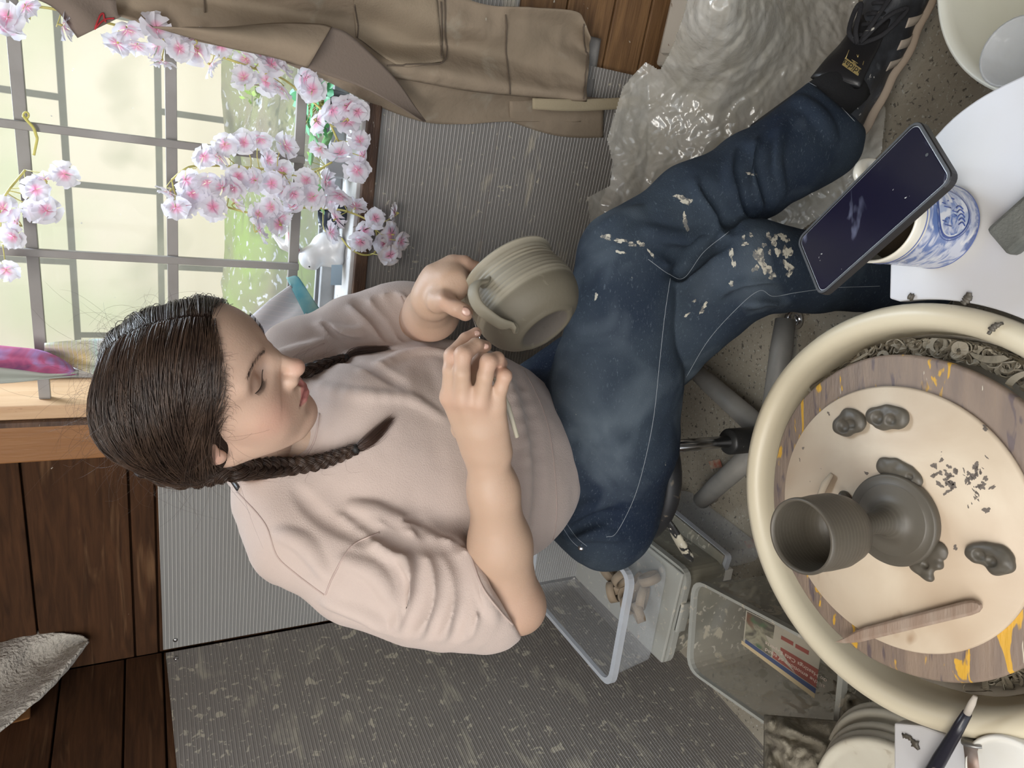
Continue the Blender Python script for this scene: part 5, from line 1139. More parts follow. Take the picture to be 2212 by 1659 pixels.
V, F = coons([(560, 100), (700, 130), (850, 160), (1000, 185), (1255, 212)], [(560, 112), (700, 172), (800, 222), (910, 262), (1000, 268), (1100, 262), (1255, 263)], 70, 16, lambda u, v: .035+.02*math.sin(v*3.0+u*3)); o = mesh('side_fold', V, F, M['canvas'], ap, solid=.0016); wrinkle(o, .003, 9)
V, F = coons([(1100, 200), (1200, 205), (1305, 212)], [(1100, 262), (1180, 288), (1240, 297), (1303, 297)], 26, 14, lambda u, v: .022+.008*math.sin(v*4)); o = mesh('lower_fold', V, F, M['canvas'], ap, solid=.0015); wrinkle(o, .002, 2)
V, F = coons([(1150, 212), (1250, 214), (1385, 209)], [(1150, 236), (1250, 240), (1389, 232)], 30, 5, lambda u, v: .072+.006*math.sin(u*5)); mesh('tie_strap', V, F, mat('canvas tape', (.36, .3, .2), .9, bump=.3, bs=260), ap, solid=.002)
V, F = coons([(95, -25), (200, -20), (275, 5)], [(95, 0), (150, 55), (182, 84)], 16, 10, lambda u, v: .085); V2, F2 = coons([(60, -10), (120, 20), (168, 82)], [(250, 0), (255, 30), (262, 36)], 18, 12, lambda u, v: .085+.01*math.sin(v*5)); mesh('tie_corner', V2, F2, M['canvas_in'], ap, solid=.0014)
TAP = BVHTree.FromPolygons([v.co[:] for v in APF.data.vertices], [tuple(p.vertices) for p in APF.data.polygons])
V, F = coons([(762, -20), (850, -12), (942, -6)], [(768, 82), (860, 142), (958, 136)], 26, 22, lambda u, v: .0); V = np.array([(lambda h: h if h is not None else v)(hit(TAP, *proj(v)[:2], .003)) for v in V]); mesh('pocket', V, F, mat('pocket canvas', (.33, .265, .19), .9, (.27, .215, .155), 6, bump=.4, bs=260, spec=.2), ap, solid=.0015)
for P in ([(765, 5), (772, 50), (770, 84)], [(958, 0), (960, 60), (959, 135), (900, 142), (835, 142)], [(950, 5), (953, 60), (952, 128)], [(1262, 50), (1266, 120), (1258, 212)], [(1090, 30), (1092, 120), (1100, 200)], [(442, 30), (440, 0)]): seam(TAP, P, .0013, mat('seam shadow thread', (.13, .1, .075), .9) if P[0] == (765, 5) else bpy.data.materials['seam shadow thread'], ap, off=.0045)
redt = mat('red thread', (.5, .04, .05), .8); TT2 = BVHTree.FromPolygons([tuple(v) for v in V2], [tuple(f) for f in F2.tolist()])
for P in ([(200, 68), (222, 45), (246, 40)], [(205, 60), (214, 36), (222, 30), (224, 42), (232, 56), (240, 60)], [(214, 58), (228, 62), (236, 54)]): seam(TT2, P, .0012, redt, ap, 'embroidery', .002, 24)
# white jar-grey apron underneath
ga = thing('apron', 'grey apron showing behind the hem of the khaki apron', 'apron', bw(1280, 120, .02))
V, F = coons([(1180, 60), (1240, 70), (1298, 84)], [(1180, 225), (1230, 222), (1278, 215)], 16, 20, lambda u, v: .016+.006*math.sin(v*9)); mesh('cloth', V, F, mat('grey cloth', (.22, .21, .2), .9, bump=.3, bs=200), ga, solid=.0015)
# ============================================================ curtain, tape, cable tie, towel
cm = mat('printed curtain', (.5, .5, .5), .8, ns=2.6, stretch=(1, 1, 1.6), dist=.8, vmix=[(.30, (.35, .45, .42)), (.42, (.6, .6, .58)), (.55, (.64, .62, .6)), (.62, (.5, .62, .58)), (.70, (.6, .48, .25))], wave=(2, 150, (.6, .55, .6), .8, .1))
cm2 = mat('curtain lower print', (.5, .5, .5), .8, ns=3.2, stretch=(1, 1, 1.4), dist=.8, vmix=[(.34, (.45, .12, .30)), (.42, (.3, .45, .40)), (.48, (.60, .62, .66)), (.60, (.62, .62, .68)), (.68, (.25, .55, .62))], wave=(0, 120, (.7, .68, .72), .8, .1))
ct = thing('curtain', 'printed pink, white and teal curtain gathered at the left side of the window behind her', 'curtain', bw(60, 790, .03))
def cur(nm, a, b_, nu, nv, f, m):
    V, F = coons(a, b_, nu, nv, f); return mesh(nm, V, F, m, ct, solid=.002)
cur('purple_panel', [(-60, 742), (30, 750), (90, 758), (140, 780), (168, 806)], [(-60, 785), (40, 800), (100, 808), (140, 811), (168, 808)], 40, 16, lambda u, v: .030+.028*math.sin(v*math.pi)*(1-u**3), mat('purple feather print', (.25, .07, .2), .75, ns=9, dist=1.5, vmix=[(.35, (.18, .05, .16)), (.47, (.45, .10, .22)), (.56, (.36, .24, .5)), (.68, (.6, .25, .25))], bump=.2, bs=90))
cur('grey_lining', [(-60, 785), (40, 796), (110, 806), (170, 800)], [(-60, 832), (30, 826), (100, 818), (170, 812)], 26, 8, lambda u, v: .032+.006*math.sin(v*6), mat('grey green lining', (.36, .38, .34), .85))
cur('striped_panel', [(96, 742), (150, 737), (220, 732), (320, 735)], [(96, 770), (150, 790), (220, 812), (320, 812)], 30, 14, lambda u, v: .012+.010*math.sin(v*8), cm)
cur('lower_panel', [(420, 760), (520, 700), (580, 650), (628, 616)], [(470, 830), (560, 775), (640, 720), (672, 694)], 40, 20, lambda u, v: .045+.02*math.sin(v*6+u*2), cm2)
cur('teal_edge', [(618, 600), (640, 596), (652, 610)], [(668, 700), (680, 690), (694, 672)], 10, 20, lambda u, v: .05+.01*math.sin(v*4), mat('teal edge', (.12, .42, .55), .8, (.35, .6, .6), 20))
V, F = hexa([B(*q) for q in [(sz(bw(x, y, -.02))[0], o_, sz(bw(x, y, -.02))[1]) for o_ in (.0135, .0145) for x, y in ((716, 572), (737, 572), (736, 616), (714, 616))]])
V = np.array([bw(x, y, o_) for o_ in (.0135, .0145) for x, y in ((716, 572), (740, 572), (738, 616), (714, 616))]); tag(mesh('tape_strip', V, F, mat('pale blue tape', (.5, .68, .85), .6), smooth=False), 'pale blue strip of tape stuck on the white window sill', 'tape')
ti = thing('cable_tie', 'yellow tie knotted round the crossing of two window bars', 'tie', bw(60, 270, .01)); ytm = mat('yellow tie', (.6, .55, .15), .5)
mesh('loop', *tube(smooth_path([bw(50, 250, .008), bw(60, 262, .012), bw(72, 276, .014), bw(78, 292, .012), bw(80, 300, .01), bw(76, 320, .012), bw(73, 335, .012)], 24), .0022, 8), ytm, ti)
mesh('eyelet', *tube([bw(56+6*math.cos(a), 249+7*math.sin(a), .010) for a in np.linspace(0, 2*math.pi, 17)], .0016, 6), ytm, ti)
tm_ = mat('pale terry towel', (.56, .52, .46), .95, (.46, .42, .37), 12, bump=4, bs=150, sheen=.3)
tw = thing('towel', 'pale terry towel corner hanging high on the left wall over a wooden peg', 'towel', lw(40, 1460, .08))
V, F = coons([(-90, 1395), (20, 1374), (66, 1361), (120, 1367), (170, 1372), (190, 1383)], [(-90, 1660), (0, 1580), (40, 1548), (90, 1505), (150, 1440), (191, 1386)], 60, 40, lambda u, v: .085+.02*math.sin(v*7+u*3), lw)
V = V+LN*(.0025*vn(V, 40, 3)+.0015*vn(V, 110, 4))[:, None]; mesh('cloth', V, F, tm_, tw, solid=.004)
V = np.array([lw(x, y, o_) for o_ in (0.0, .07) for x, y in ((-20, 1525), (66, 1515), (66, 1552), (-20, 1575))]); _, F = hexa(V); tag(mesh('wooden_peg', V, F, M['trim_orange'], smooth=False, bevel=.003), 'pale wooden peg on the left wall under the towel', 'peg')
# ============================================================ blossoms
def flower_mesh(seed, brown=0.):
    g = np.random.default_rng(seed); V = []; F = []; C = []; np_ = 5
    for layer in (0, 1):
        for k_ in range(np_):
            a0 = 2*math.pi*(k_+.5*layer)/np_+g.normal()*.1; R = (.024 if layer == 0 else .018)*g.uniform(.9, 1.08); lift = .34+.35*layer+g.normal()*.08; nu, nv = 6, 7; base = len(V); wd = .80+g.normal()*.05
            for i in range(nu):
                for j in range(nv):
                    t = i/(nu-1); s = (j/(nv-1)-.5)*2; r = R*t*(1-.10*(1-abs(s))*(t > .99)+.04*math.sin(9*s+seed)*(t > .7)); ang = a0+s*wd*(t**.55)*(1-.22*t**3); z = R*lift*(t**1.4)*.8-R*.22*t*t*(1-s*s)+R*.05*math.sin(3*s+k_*2)*t*.6+.002*layer
                    V.append((r*math.cos(ang), r*math.sin(ang), z)); pk = max(0, 1-t/.55)**.7*(1-.15*abs(s)); edge = brown*max(0, t-.6)
                    c = np.array([.84, .83, .89])*(1-pk)+np.array([.86, .20, .42])*pk; C.append(c*(1-edge)+np.array([.55, .38, .2])*edge)
            F += [(base+i*nv+j, base+(i+1)*nv+j, base+(i+1)*nv+j+1, base+i*nv+j+1) for i in range(nu-1) for j in range(nv-1)]
    me = bpy.data.meshes.new('flower'); me.from_pydata(V, [], F); a = me.color_attributes.new('Col', 'FLOAT_COLOR', 'POINT'); cc = np.ones((len(V), 4), np.float32); cc[:, :3] = C; a.data.foreach_set('color', cc.ravel()); me.polygons.foreach_set('use_smooth', np.ones(len(F), bool))
    return me
pm_ = mat('silk petals', (.8, .78, .84), .7, vcol=True, sheen=.2); pm_.node_tree.nodes['Principled BSDF'].inputs['Transmission Weight'].default_value = .0
# thin petals let window light through
nt_ = pm_.node_tree; tr = nt_.nodes.new('ShaderNodeBsdfTranslucent'); at = nt_.nodes.new('ShaderNodeAttribute'); at.attribute_name = 'Col'; nt_.links.new(at.outputs[0], tr.inputs[0]); mx = nt_.nodes.new('ShaderNodeMixShader'); mx.inputs[0].default_value = .45
nt_.links.new(nt_.nodes['Principled BSDF'].outputs[0], mx.inputs[1]); nt_.links.new(tr.outputs[0], mx.inputs[2]); nt_.links.new(mx.outputs[0], nt_.nodes['Material Output'].inputs[0])
fm = [flower_mesh(i) for i in range(5)]+[flower_mesh(9, .9)]
for me in fm: me.materials.append(pm_)
def garland(label, stems, flowers, scale=1/2.37, brown=()):
    S = [[(x*scale, y*scale) for x, y in s] for s in stems]; o0 = bw(*S[0][0], .03)
    t = thing('blossom_garland', label, 'artificial flowers', o0, 'artificial cherry blossom garlands in the window'); b = MB(); pts = []
    for s in S:
        n = len(s)*8; P = smooth_path([bw(x, y, .03+.012*math.sin(i*1.7)) for i, (x, y) in enumerate(s)], n); pts.append(P); b.add(*tube(P, .0019, 7))
    allp = np.vstack(pts)
    for i, (x, y) in enumerate(flowers):
        c = bw(x*scale, y*scale, rng.uniform(.035, .085)); j = np.argmin(np.linalg.norm(allp-c, axis=1)); q = allp[j]; tow = BN*rng.uniform(.3, 1.)+rng.normal(size=3)*.55; tow /= np.linalg.norm(tow)
        b.add(*tube(smooth_path([q, (q+c)/2-BN*.004+rng.normal(size=3)*.006, c-tow*.006, c], 8), np.r_[np.full(6, .0009), .0018, .0015], 5))
        f = bpy.data.objects.new('flower', fm[5] if i in brown else fm[i % 5]); COL.objects.link(f); f.parent = t; f.matrix_parent_inverse = Matrix.Translation(-t.location)
        qt = Vector(tow).to_track_quat('Z', 'Y').to_matrix().to_4x4() @ Matrix.Rotation(rng.uniform(0, 6.28), 4, 'Z'); f.matrix_basis = Matrix.Translation(c) @ qt @ Matrix.Scale(rng.uniform(.88, 1.12), 4)
    b.build('stem', M['stem'], t); return t
garland('pink and white blossom garland running along the edge of the khaki apron', [[(0, 40), (240, 40), (560, 120), (870, 210), (1100, 280), (1300, 350), (1440, 400), (1560, 490), (1660, 580), (1730, 720)]],
    [(40, 90), (130, 30), (30, 150), (320, 130), (600, 220), (700, 230), (800, 150), (810, 230), (830, 310), (920, 250), (1000, 200), (1130, 230), (1075, 330), (1010, 260), (1260, 300), (1340, 280), (1250, 400), (1360, 420), (1440, 340), (1440, 450), (1560, 400), (1600, 460), (1620, 620), (1700, 560), (1780, 540), (1830, 570), (1780, 620), (1640, 760), (1740, 790), (1840, 720), (1860, 800), (1830, 870), (650, 150), (1390, 330)])
garland('pink and white blossom garland arching over the lower window bars down to the sill', [[(880, 920), (940, 870), (1000, 850), (1150, 850), (1300, 860), (1420, 880), (1560, 900), (1700, 830)], [(1160, 1060), (1300, 1090), (1480, 1065), (1700, 1070), (1800, 1090), (1900, 1140), (1930, 1210), (1920, 1290), (1860, 1305), (1790, 1270), (1750, 1220)]],
    [(870, 980), (950, 920), (950, 1060), (900, 1060), (1040, 800), (1060, 930), (980, 990), (1080, 1040), (1140, 960), (1200, 960), (1250, 730), (1330, 710), (1150, 740), (1460, 750), (1370, 820), (1440, 870), (1120, 800), (1200, 1040), (1300, 920), (1340, 940), (1390, 940), (1450, 970), (1320, 1100), (1390, 1060), (1440, 1110), (1500, 1060), (1320, 1180), (1570, 920), (1670, 930), (1600, 1010), (1690, 1010), (1740, 1000), (1820, 1060), (1720, 1120), (1690, 1190), (1920, 1120), (1860, 1180), (1845, 1235), (2025, 1090), (2005, 1200), (2050, 1235), (1965, 1245), (2000, 1310), (1430, 1150), (1090, 1060), (1220, 900), (1500, 990)], brown=(38, 39, 40, 42))
garland('small sprig of pink blossoms at the top of the window on the left bars', [[(0, 1050), (40, 980), (80, 930), (130, 870)]], [(230, 920), (330, 890), (190, 1080), (20, 1070), (70, 1210), (90, 1150), (180, 970), (30, 1380), (240, 1080)])
# ============================================================ sill things
def onsill(x, y, off): p = bw(x, y, off); return p
rb = thing('rabbit_figurine', 'white ceramic rabbit figurine with pink ears on the window sill', 'figurine', B(sz(bw(700, 530, -.05))[0], -.05, WZ0))
rc = B(sz(bw(705, 540, -.05))[0], -.055, WZ0)
K_ = 1.28; v = Vol(rc-.10, rc+.15, .0025); e = lambda s, o_, z, r, k=.012: v.ell(rc+(BD*s+BN*o_+np.array([0, 0, z]))*K_, np.array(r)*K_, np.array([BD, BN, [0, 0, 1]]), k)
e(0, 0, .026, (.028, .022, .026), 0); e(-.012, .012, .012, (.015, .016, .012)); e(.012, .012, .012, (.014, .016, .012)); e(-.014, .006, .052, (.019, .018, .018)); e(-.020, .018, .048, (.010, .008, .009), .006); e(.026, -.005, .016, (.010, .010, .010), .004)
RP = lambda s, o_, z: rc+(BD*s+BN*o_+np.array([0, 0, z]))*K_
v.chain([RP(-.010, 0, .066), RP(.008, 0, .082), RP(.030, 0, .088)], [.0075, .011, .005], .004); v.chain([RP(-.014, -.008, .066), RP(0, -.014, .09), RP(.012, -.014, .104)], [.0075, .010, .005], .004)
v.op(lambda X: (X[..., 2]-WZ0-.0005), rc-.1, rc+.15, 0, 's', 0); RV, RQ = v.mesh(2); mesh('body', RV, RQ, mat('white glaze', (.75, .75, .76), .3, coat=.4), rb); TRB = bvh(RV, RQ)
mesh('inner_ear', *tube([RP(-.006, .0055, .069), RP(.008, .0080, .082), RP(.024, .0060, .087)], [.0035, .0065, .0025], 10, flat=(BN, .4)), mat('pink glaze', (.6, .3, .32), .4), rb)
for sx in (-.024, -.012):
    p_ = RP(sx, .0225, .056); mesh('eye', *lathe([(.0001, .0012), (.0016, .0006), (.002, -.001)], p_, 10, BN), M['black'], rb)
pc = B(sz(bw(675, 458, -.06))[0], -.062, WZ0)
V, F = lathe([(.001, 0), (.022, 0), (.028, .006), (.034, .03), (.033, .048), (.030, .048), (.030, .03), (.024, .006), (.001, .005)], pc, 40)
tag(mesh('bowl', V, F, mat('black glaze with white dots', (.03, .04, .06), .25, spots=[((.75, .75, .75), 85, .66, .02)])), 'small black pot with white dots on the sill behind the rabbit', 'pot')
for lab, (x, y), n_, ml, hh in (('trailing green plant in a dark pot on the sill beside the khaki apron', (745, 225), 26, M['leaf'], .05), ('broad leaved green plant in a white pot on the sill behind the lowest blossoms', (740, 365), 9, mat('dark green leaf', (.07, .27, .09), .4, (.16, .4, .14), 30), .045)):
    s0_ = sz(bw(x, y, -.05))[0]; c = B(s0_, -.06, WZ0); t = thing('potted_plant', lab, 'plant', c)
    V, F = lathe([(.001, 0), (.018, 0), (.024, hh), (.0265, hh), (.0265, hh+.006), (.023, hh+.006), (.021, hh-.002), (.001, hh-.004)], c, 32); mesh('pot', V, F, M['whiteboard'] if n_ == 9 else M['blackdust'], t)
    bl = MB(); bs_ = MB()
    for k_ in range(n_):
        a = rng.uniform(0, 6.28); dr = BD*math.cos(a)+BN*(.4*math.sin(a)+.3)+np.array([0, 0, rng.uniform(.2, 1.1)]); dr /= np.linalg.norm(dr); L_ = rng.uniform(.03, .07); r_ = c+np.array([0, 0, hh]); e_ = r_+dr*L_
        bs_.add(*tube(smooth_path([r_, (r_+e_)/2+[0, 0, .008], e_], 6), .0008, 5)); ls = .022 if n_ == 9 else .012; sd = np.cross(dr, [0, 0, 1.]); sd /= np.linalg.norm(sd); dn = dr*.7-np.array([0, 0, .6]); dn /= np.linalg.norm(dn)
        for w_, q_ in ((0, 0),) if n_ == 9 else ((0, 0), (.5, .012), (-.5, .012)):
            o_ = e_-dr*q_; d2 = dn+sd*w_*2; d2 /= np.linalg.norm(d2); s2 = np.cross(d2, np.cross(dr, sd)); s2 = sd-(sd @ d2)*d2; s2 /= np.linalg.norm(s2)
            V = [o_]+[o_+d2*ls*t_*1.9+s2*sg*ls*math.sin(t_*math.pi)*.75 for t_ in (.25, .5, .75) for sg in (-1, 1)]+[o_+d2*ls*1.9]; bl.add(V, [(0, 1, 2), (1, 3, 4, 2), (3, 5, 6, 4), (5, 7, 6)])
    bs_.build('stems', M['stem'], t); bl.build('leaves', ml, t)
# ============================================================ things on and round the wheel
mc = pz(2036, 492, TZ); mug = thing('mug', 'white mug with a blue printed landscape, the phone lying on top of it', 'mug', mc)
gm = mat('ivory glaze', (.72, .69, .6), .25, coat=.5)
prof = [(.001, 0), (.036, 0), (.040, .003), (.0435, .010), (.0435, .105), (.0440, .111), (.0425, .1135), (.0405, .111), (.0402, .105), (.0400, .008), (.001, .006)]
V, F = lathe(prof, mc, 96); mesh('body', V, F, gm, mug)
bl1 = mat('blue transfer print', (.10, .16, .36), .25, (.5, .52, .6), 42, (1, 1, 1.6), .42, .58, 6, coat=.5, dist=1.6, spots=[((.05, .09, .26), 22, .6, .08), ((.66, .66, .66), 34, .62, .05)])
V, F = lathe([(.0437, .012), (.0437, .094)], mc, 96); mesh('print_band', V, F, bl1, mug)
for z_, r_ in ((.0975, .0008), (.0115, .0008)): V, F = lathe([(.0437, z_-r_), (.0442, z_), (.0437, z_+r_)], mc, 80); mesh('blue_line', V, F, mat('blue line', (.08, .12, .33), .3), mug)
# round picture on the side that faces the camera
th0 = math.atan2(-mc[1], -mc[0]); th0 = math.atan2((CC-mc)[1], (CC-mc)[0])+.38
def onmug(a, z, off): return np.array([mc[0]+(.0437+off)*math.cos(th0+a/.0437), mc[1]+(.0437+off)*math.sin(th0+a/.0437), mc[2]+z])
def mugdisc(nm, r0, r1, m, off):
    V = []; n = 40
    for r in (r0, r1): V += [onmug(r*math.cos(t), .055+r*math.sin(t), off) for t in np.linspace(0, 2*math.pi, n, endpoint=False)]
    mesh(nm, V, [(j, (j+1) % n, n+(j+1) % n, n+j) for j in range(n)], m, mug)
mugdisc('print_medallion', .0003, .024, mat('pale medallion', (.62, .63, .66), .25, (.32, .38, .52), 60, (1, 1, .5), .5, .62, 4, coat=.5, dist=1), .0003)
bl2 = mat('dark blue print', (.04, .07, .24), .3)
mugdisc('print_ring', .0245, .0262, bl2, .0005); mugdisc('print_ring', .0278, .0284, bl2, .0005)
for q in range(9): a_ = -.014+.0035*q; mesh('print_stroke', *tube([onmug(a_, .058+.010*math.sin(q*1.3), .0005), onmug(a_+.0008, .064+.010*math.sin(q*1.3+.5), .0005)], .0005, 5), bl2, mug)
for q in range(5): mesh('print_stroke', *tube(smooth_path([onmug(-.012+.004*q+.003*math.sin(t), .036+.0035*t+.001*q, .0005) for t in range(4)], 10), .0007, 5), bl2, mug)
hd_ = np.array([math.cos(th0+2.25), math.sin(th0+2.25), 0]); hd_ = pz(1868, 362, TZ+.085)-np.array([*mc[:2], TZ+.085]); hd_[2] = 0; hd_ /= np.linalg.norm(hd_)
mesh('handle', *tube(smooth_path([mc+hd_*.042+[0, 0, .096], mc+hd_*.058+[0, 0, .100], mc+hd_*.074+[0, 0, .082], mc+hd_*.074+[0, 0, .050], mc+hd_*.058+[0, 0, .026], mc+hd_*.042+[0, 0, .024]], 26), .0068, 14), gm, mug)
V, F = lathe([(.001, .070), (.0398, .070)], mc, 40); mesh('muddy_water', V, F, mat('muddy liquid', (.06, .045, .03), .1), mug)
# phone
ph = thing('phone', 'black smartphone with a smeared dark screen lying across the mug', 'phone', px(1890, 450, .69))
ds = (.785, .655, .601, .731); Pc = [px(*q, d) for q, d in zip(((1713, 528), (1970, 266), (2077, 372), (1778, 633)), ds)]
c = sum(Pc)/4; ux = (Pc[1]-Pc[0]+Pc[2]-Pc[3]); ux /= np.linalg.norm(ux); uy = (Pc[3]-Pc[0]+Pc[2]-Pc[1]); uy -= (uy @ ux)*ux; uy /= np.linalg.norm(uy); uz = np.cross(ux, uy)
if uz[2] < 0: uz = -uz
def rrect(hx, hy, r, z, n=6):
    P = []
    for cx, cy, a0 in ((hx-r, hy-r, 0), (-hx+r, hy-r, math.pi/2), (-hx+r, -hy+r, math.pi), (hx-r, -hy+r, 1.5*math.pi)):
        for t in np.linspace(0, math.pi/2, n): P.append(c+ux*(cx+r*math.cos(a0+t))+uy*(cy+r*math.sin(a0+t))+uz*z)
    return P
def stack(nm, rings, m, capb=True, capt=True, par=ph):
    n = len(rings[0]); V = [p for r in rings for p in r]; F = [(i*n+j, i*n+(j+1) % n, (i+1)*n+(j+1) % n, (i+1)*n+j) for i in range(len(rings)-1) for j in range(n)]
    if capb: F.append(tuple(range(n))[::-1])
    if capt: F.append(tuple((len(rings)-1)*n+j for j in range(n)))
    return mesh(nm, V, F, m, par, smooth=False)
stack('case', [rrect(.082, .0395, .009, -.0105), rrect(.0845, .0420, .011, -.008), rrect(.0845, .0420, .011, -.001), rrect(.0838, .0413, .0105, .0004), rrect(.0812, .0388, .008, .0004), rrect(.0812, .0388, .008, -.0015)], M['black'])
stack('bezel', [rrect(.0812, .0388, .008, -.0018), rrect(.0810, .0386, .008, -.0006)], mat('phone edge', (.25, .26, .28), .25, metal=.8))
scr = mat('dark glass screen', (.006, .006, .020), .12, spots=[((.10, .11, .17), 18, .60, .10, (1, 2.2, 1), (0, 0, .9)), ((.5, .5, .5), 160, .76, .01)], spec=.18)
stack('screen', [rrect(.0800, .0376, .007, -.0006), rrect(.0796, .0372, .007, -.0001)], scr)
tag_ = stack('camera_hole', [[c+ux*(.0745+.0016*math.cos(t))+uz*.0001+uy*.0016*math.sin(t) for t in np.linspace(0, 6.28, 12, endpoint=False)]]*1+[[c+ux*(.0745+.0016*math.cos(t))+uz*.0002+uy*.0016*math.sin(t) for t in np.linspace(0, 6.28, 12, endpoint=False)]], M['black'])
# grey sanding block
b0 = pz(2190, 470, TZ+.012); e1 = pz(2172, 553, TZ+.02)-pz(2123, 495, TZ+.02); e2 = pz(2212, 415, TZ+.02)-pz(2123, 495, TZ+.02); e1[2] = e2[2] = 0
p0_ = pz(2123, 495, TZ+.024); Vb = [p0_, p0_+e2*1.6, p0_+e2*1.6+e1, p0_+e1]
V, F = hexa([(*v[:2], TZ) for v in Vb]+[(*v[:2], TZ+.022) for v in Vb]); tag(mesh('sanding_block', V, F, mat('dark grey abrasive', (.10, .105, .095), .95, (.15, .155, .14), 30, bump=.6, bs=300, spots=[((.4, .38, .33), 26, .72, .03)]), smooth=False, bevel=.005), 'dark grey sanding block on the white worktop at the right edge', 'sanding block')
# bucket, plastic cup
bk = thing('basin', 'white plastic basin on the floor beyond the worktop', 'basin', (.489, .357, 0))
V, F = lathe([(.001, .02), (.15, .02), (.165, .04), (.181, .285), (.184, .292), (.190, .300), (.194, .298), (.1945, .285), (.190, .283), (.188, .27), (.170, .02), (.001, 0.002)], (.500, .362, 0), 96); mesh('body', V, F, mat('off white basin', (.66, .65, .57), .35, (.6, .58, .48), 4), bk)
V, F = lathe([(.001, .05), (.1655, .05)], (.500, .362, 0), 64); mesh('cloudy_water', V, F, mat('cloudy water', (.55, .52, .42), .1, (.6, .5, .3), 6), bk)
cp = pz(2185, 140, .42); V, F = lathe([(.001, 0), (.026, 0), (.035, .10), (.037, .102), (.034, .102), (.025, .003), (.001, .003)], (cp[0]+.02, cp[1]+.005, .3005), 32); 
tag(mesh('plastic_cup', V, F, mat('clear film cup', (.6, .62, .66), .12, alpha=.4, bump=.5, bs=60)), 'crinkled clear plastic cup between the basin and the worktop', 'plastic cup')
# clay lumps on the pale bat
def lump(label, pts, seed, holes=(), z=BT, th=.009, cat='clay lump'):
    P = [pz(x, y, z+th*.4) for x, y, r in pts]; R = [r*np.linalg.norm(p-CC)/FOC for (x, y, r), p in zip(pts, P)]; lo_ = np.min(P, 0)-.03; hi_ = np.max(P, 0)+.03; v = Vol(lo_, hi_, .0011)
    for i, (p, r) in enumerate(zip(P, R)): v.ell((p[0], p[1], z+th*.35), (r, r, th*.75), None, .006 if i else 0)
    for x, y, r, d in holes: p = pz(x, y, z+th); rr = r*.9/FOC; v.ell((p[0], p[1], z+th*1.05), (rr, rr, d), None, .003, 's')
    v.op(lambda X: X[..., 2]-z-.0002, lo_, hi_, 0, 's', 0); V, Q = v.mesh(2); V = V+vnormals(V, Q)*(.0006*vn(V, 170, seed))[:, None]; V[:, 2] = np.maximum(V[:, 2], z+.0001)
    return tag(mesh('clay_lump', V, Q, M['clay']), label, cat, 'pinched clay lumps on the pale bat')
lump('small pinched clay lump beside the larger one near the bat rim', [(1815, 920, 17), (1835, 905, 22), (1850, 912, 20), (1828, 928, 14)], 1, [(1820, 921, 12, .006), (1838, 916, 9, .005)])
lump('larger pinched clay lump touching its small neighbour near the bat rim', [(1888, 899, 17), (1915, 900, 24), (1940, 903, 21), (1905, 912, 14)], 2, [(1895, 903, 11, .005), (1925, 908, 9, .004)])
lump('flat clay lump pressed against the upper side of the goblet foot', [(1912, 1008, 18), (1935, 1012, 20), (1960, 1025, 18), (1978, 1038, 13)], 3, [(1965, 1030, 5, .003)], th=.006)
lump('torn clay lump at the lower side of the goblet foot', [(2028, 1190, 17), (2010, 1215, 16), (1995, 1232, 15), (1975, 1222, 10), (2030, 1222, 6), (2008, 1248, 7)], 4, [(1998, 1222, 6, .004)], th=.006)
lump('folded clay lump lying alone on the far side of the goblet', [(2105, 1195, 16), (2130, 1197, 21), (2160, 1203, 21), (2170, 1220, 16), (2150, 1228, 12)], 5, [(2115, 1200, 9, .005), (2140, 1213, 9, .005)])
lump('little clay lump tucked between goblet bowl and foot', [(1822, 1070, 9), (1828, 1080, 9)], 6, th=.010)
V, F = tube([pz(1768, 1078, BT+.004), pz(1782, 1045, BT+.005), pz(1797, 1024, BT+.004)], [.0035, .0042, .0025], 12); tag(mesh('clay_coil', V, F, mat('pale clay coil', (.48, .4, .3), .7)), 'short pale clay coil on the bat behind the goblet bowl', 'clay coil')
# smears and crumbs on the bat
def bvho(name_parent):
    o = [q for q in bpy.data.objects if q.parent == name_parent and q.name.startswith('board')][0]; return BVHTree.FromPolygons([v.co[:] for v in o.data.vertices], [tuple(p.vertices) for p in o.data.polygons])
TB = bvho(bt); sm = mat('dry dark clay smear', (.15, .125, .105), .8)
g = np.random.default_rng(5); L = []
for k in range(46):
    t = g.random(); x = 2020+115*t+g.normal()*12; y = 1010+22*math.sin(t*3)+g.normal()*16+t*6; L.append((x, y, g.uniform(2.5, 9), g.uniform(.3, 1), g.uniform(0, 3)))
for k in range(14): L.append((2110+g.normal()*7, 1050+45*g.random(), g.uniform(2, 5), .4, 1.2+g.normal()*.3))
L += [(2131, 1102, 7, 1, 0), (2064, 1183, 5, 1, 0), (1992, 1113-40, 4, .6, 1), (2128, 925, 8, .5, .8), (1790, 893, 4, .6, 1), (1735, 968, 3, .7, 1), (1872, 1022, 6, .4, .3)]
splats(TB, L, bt, sm, 'clay_smear', .0003)
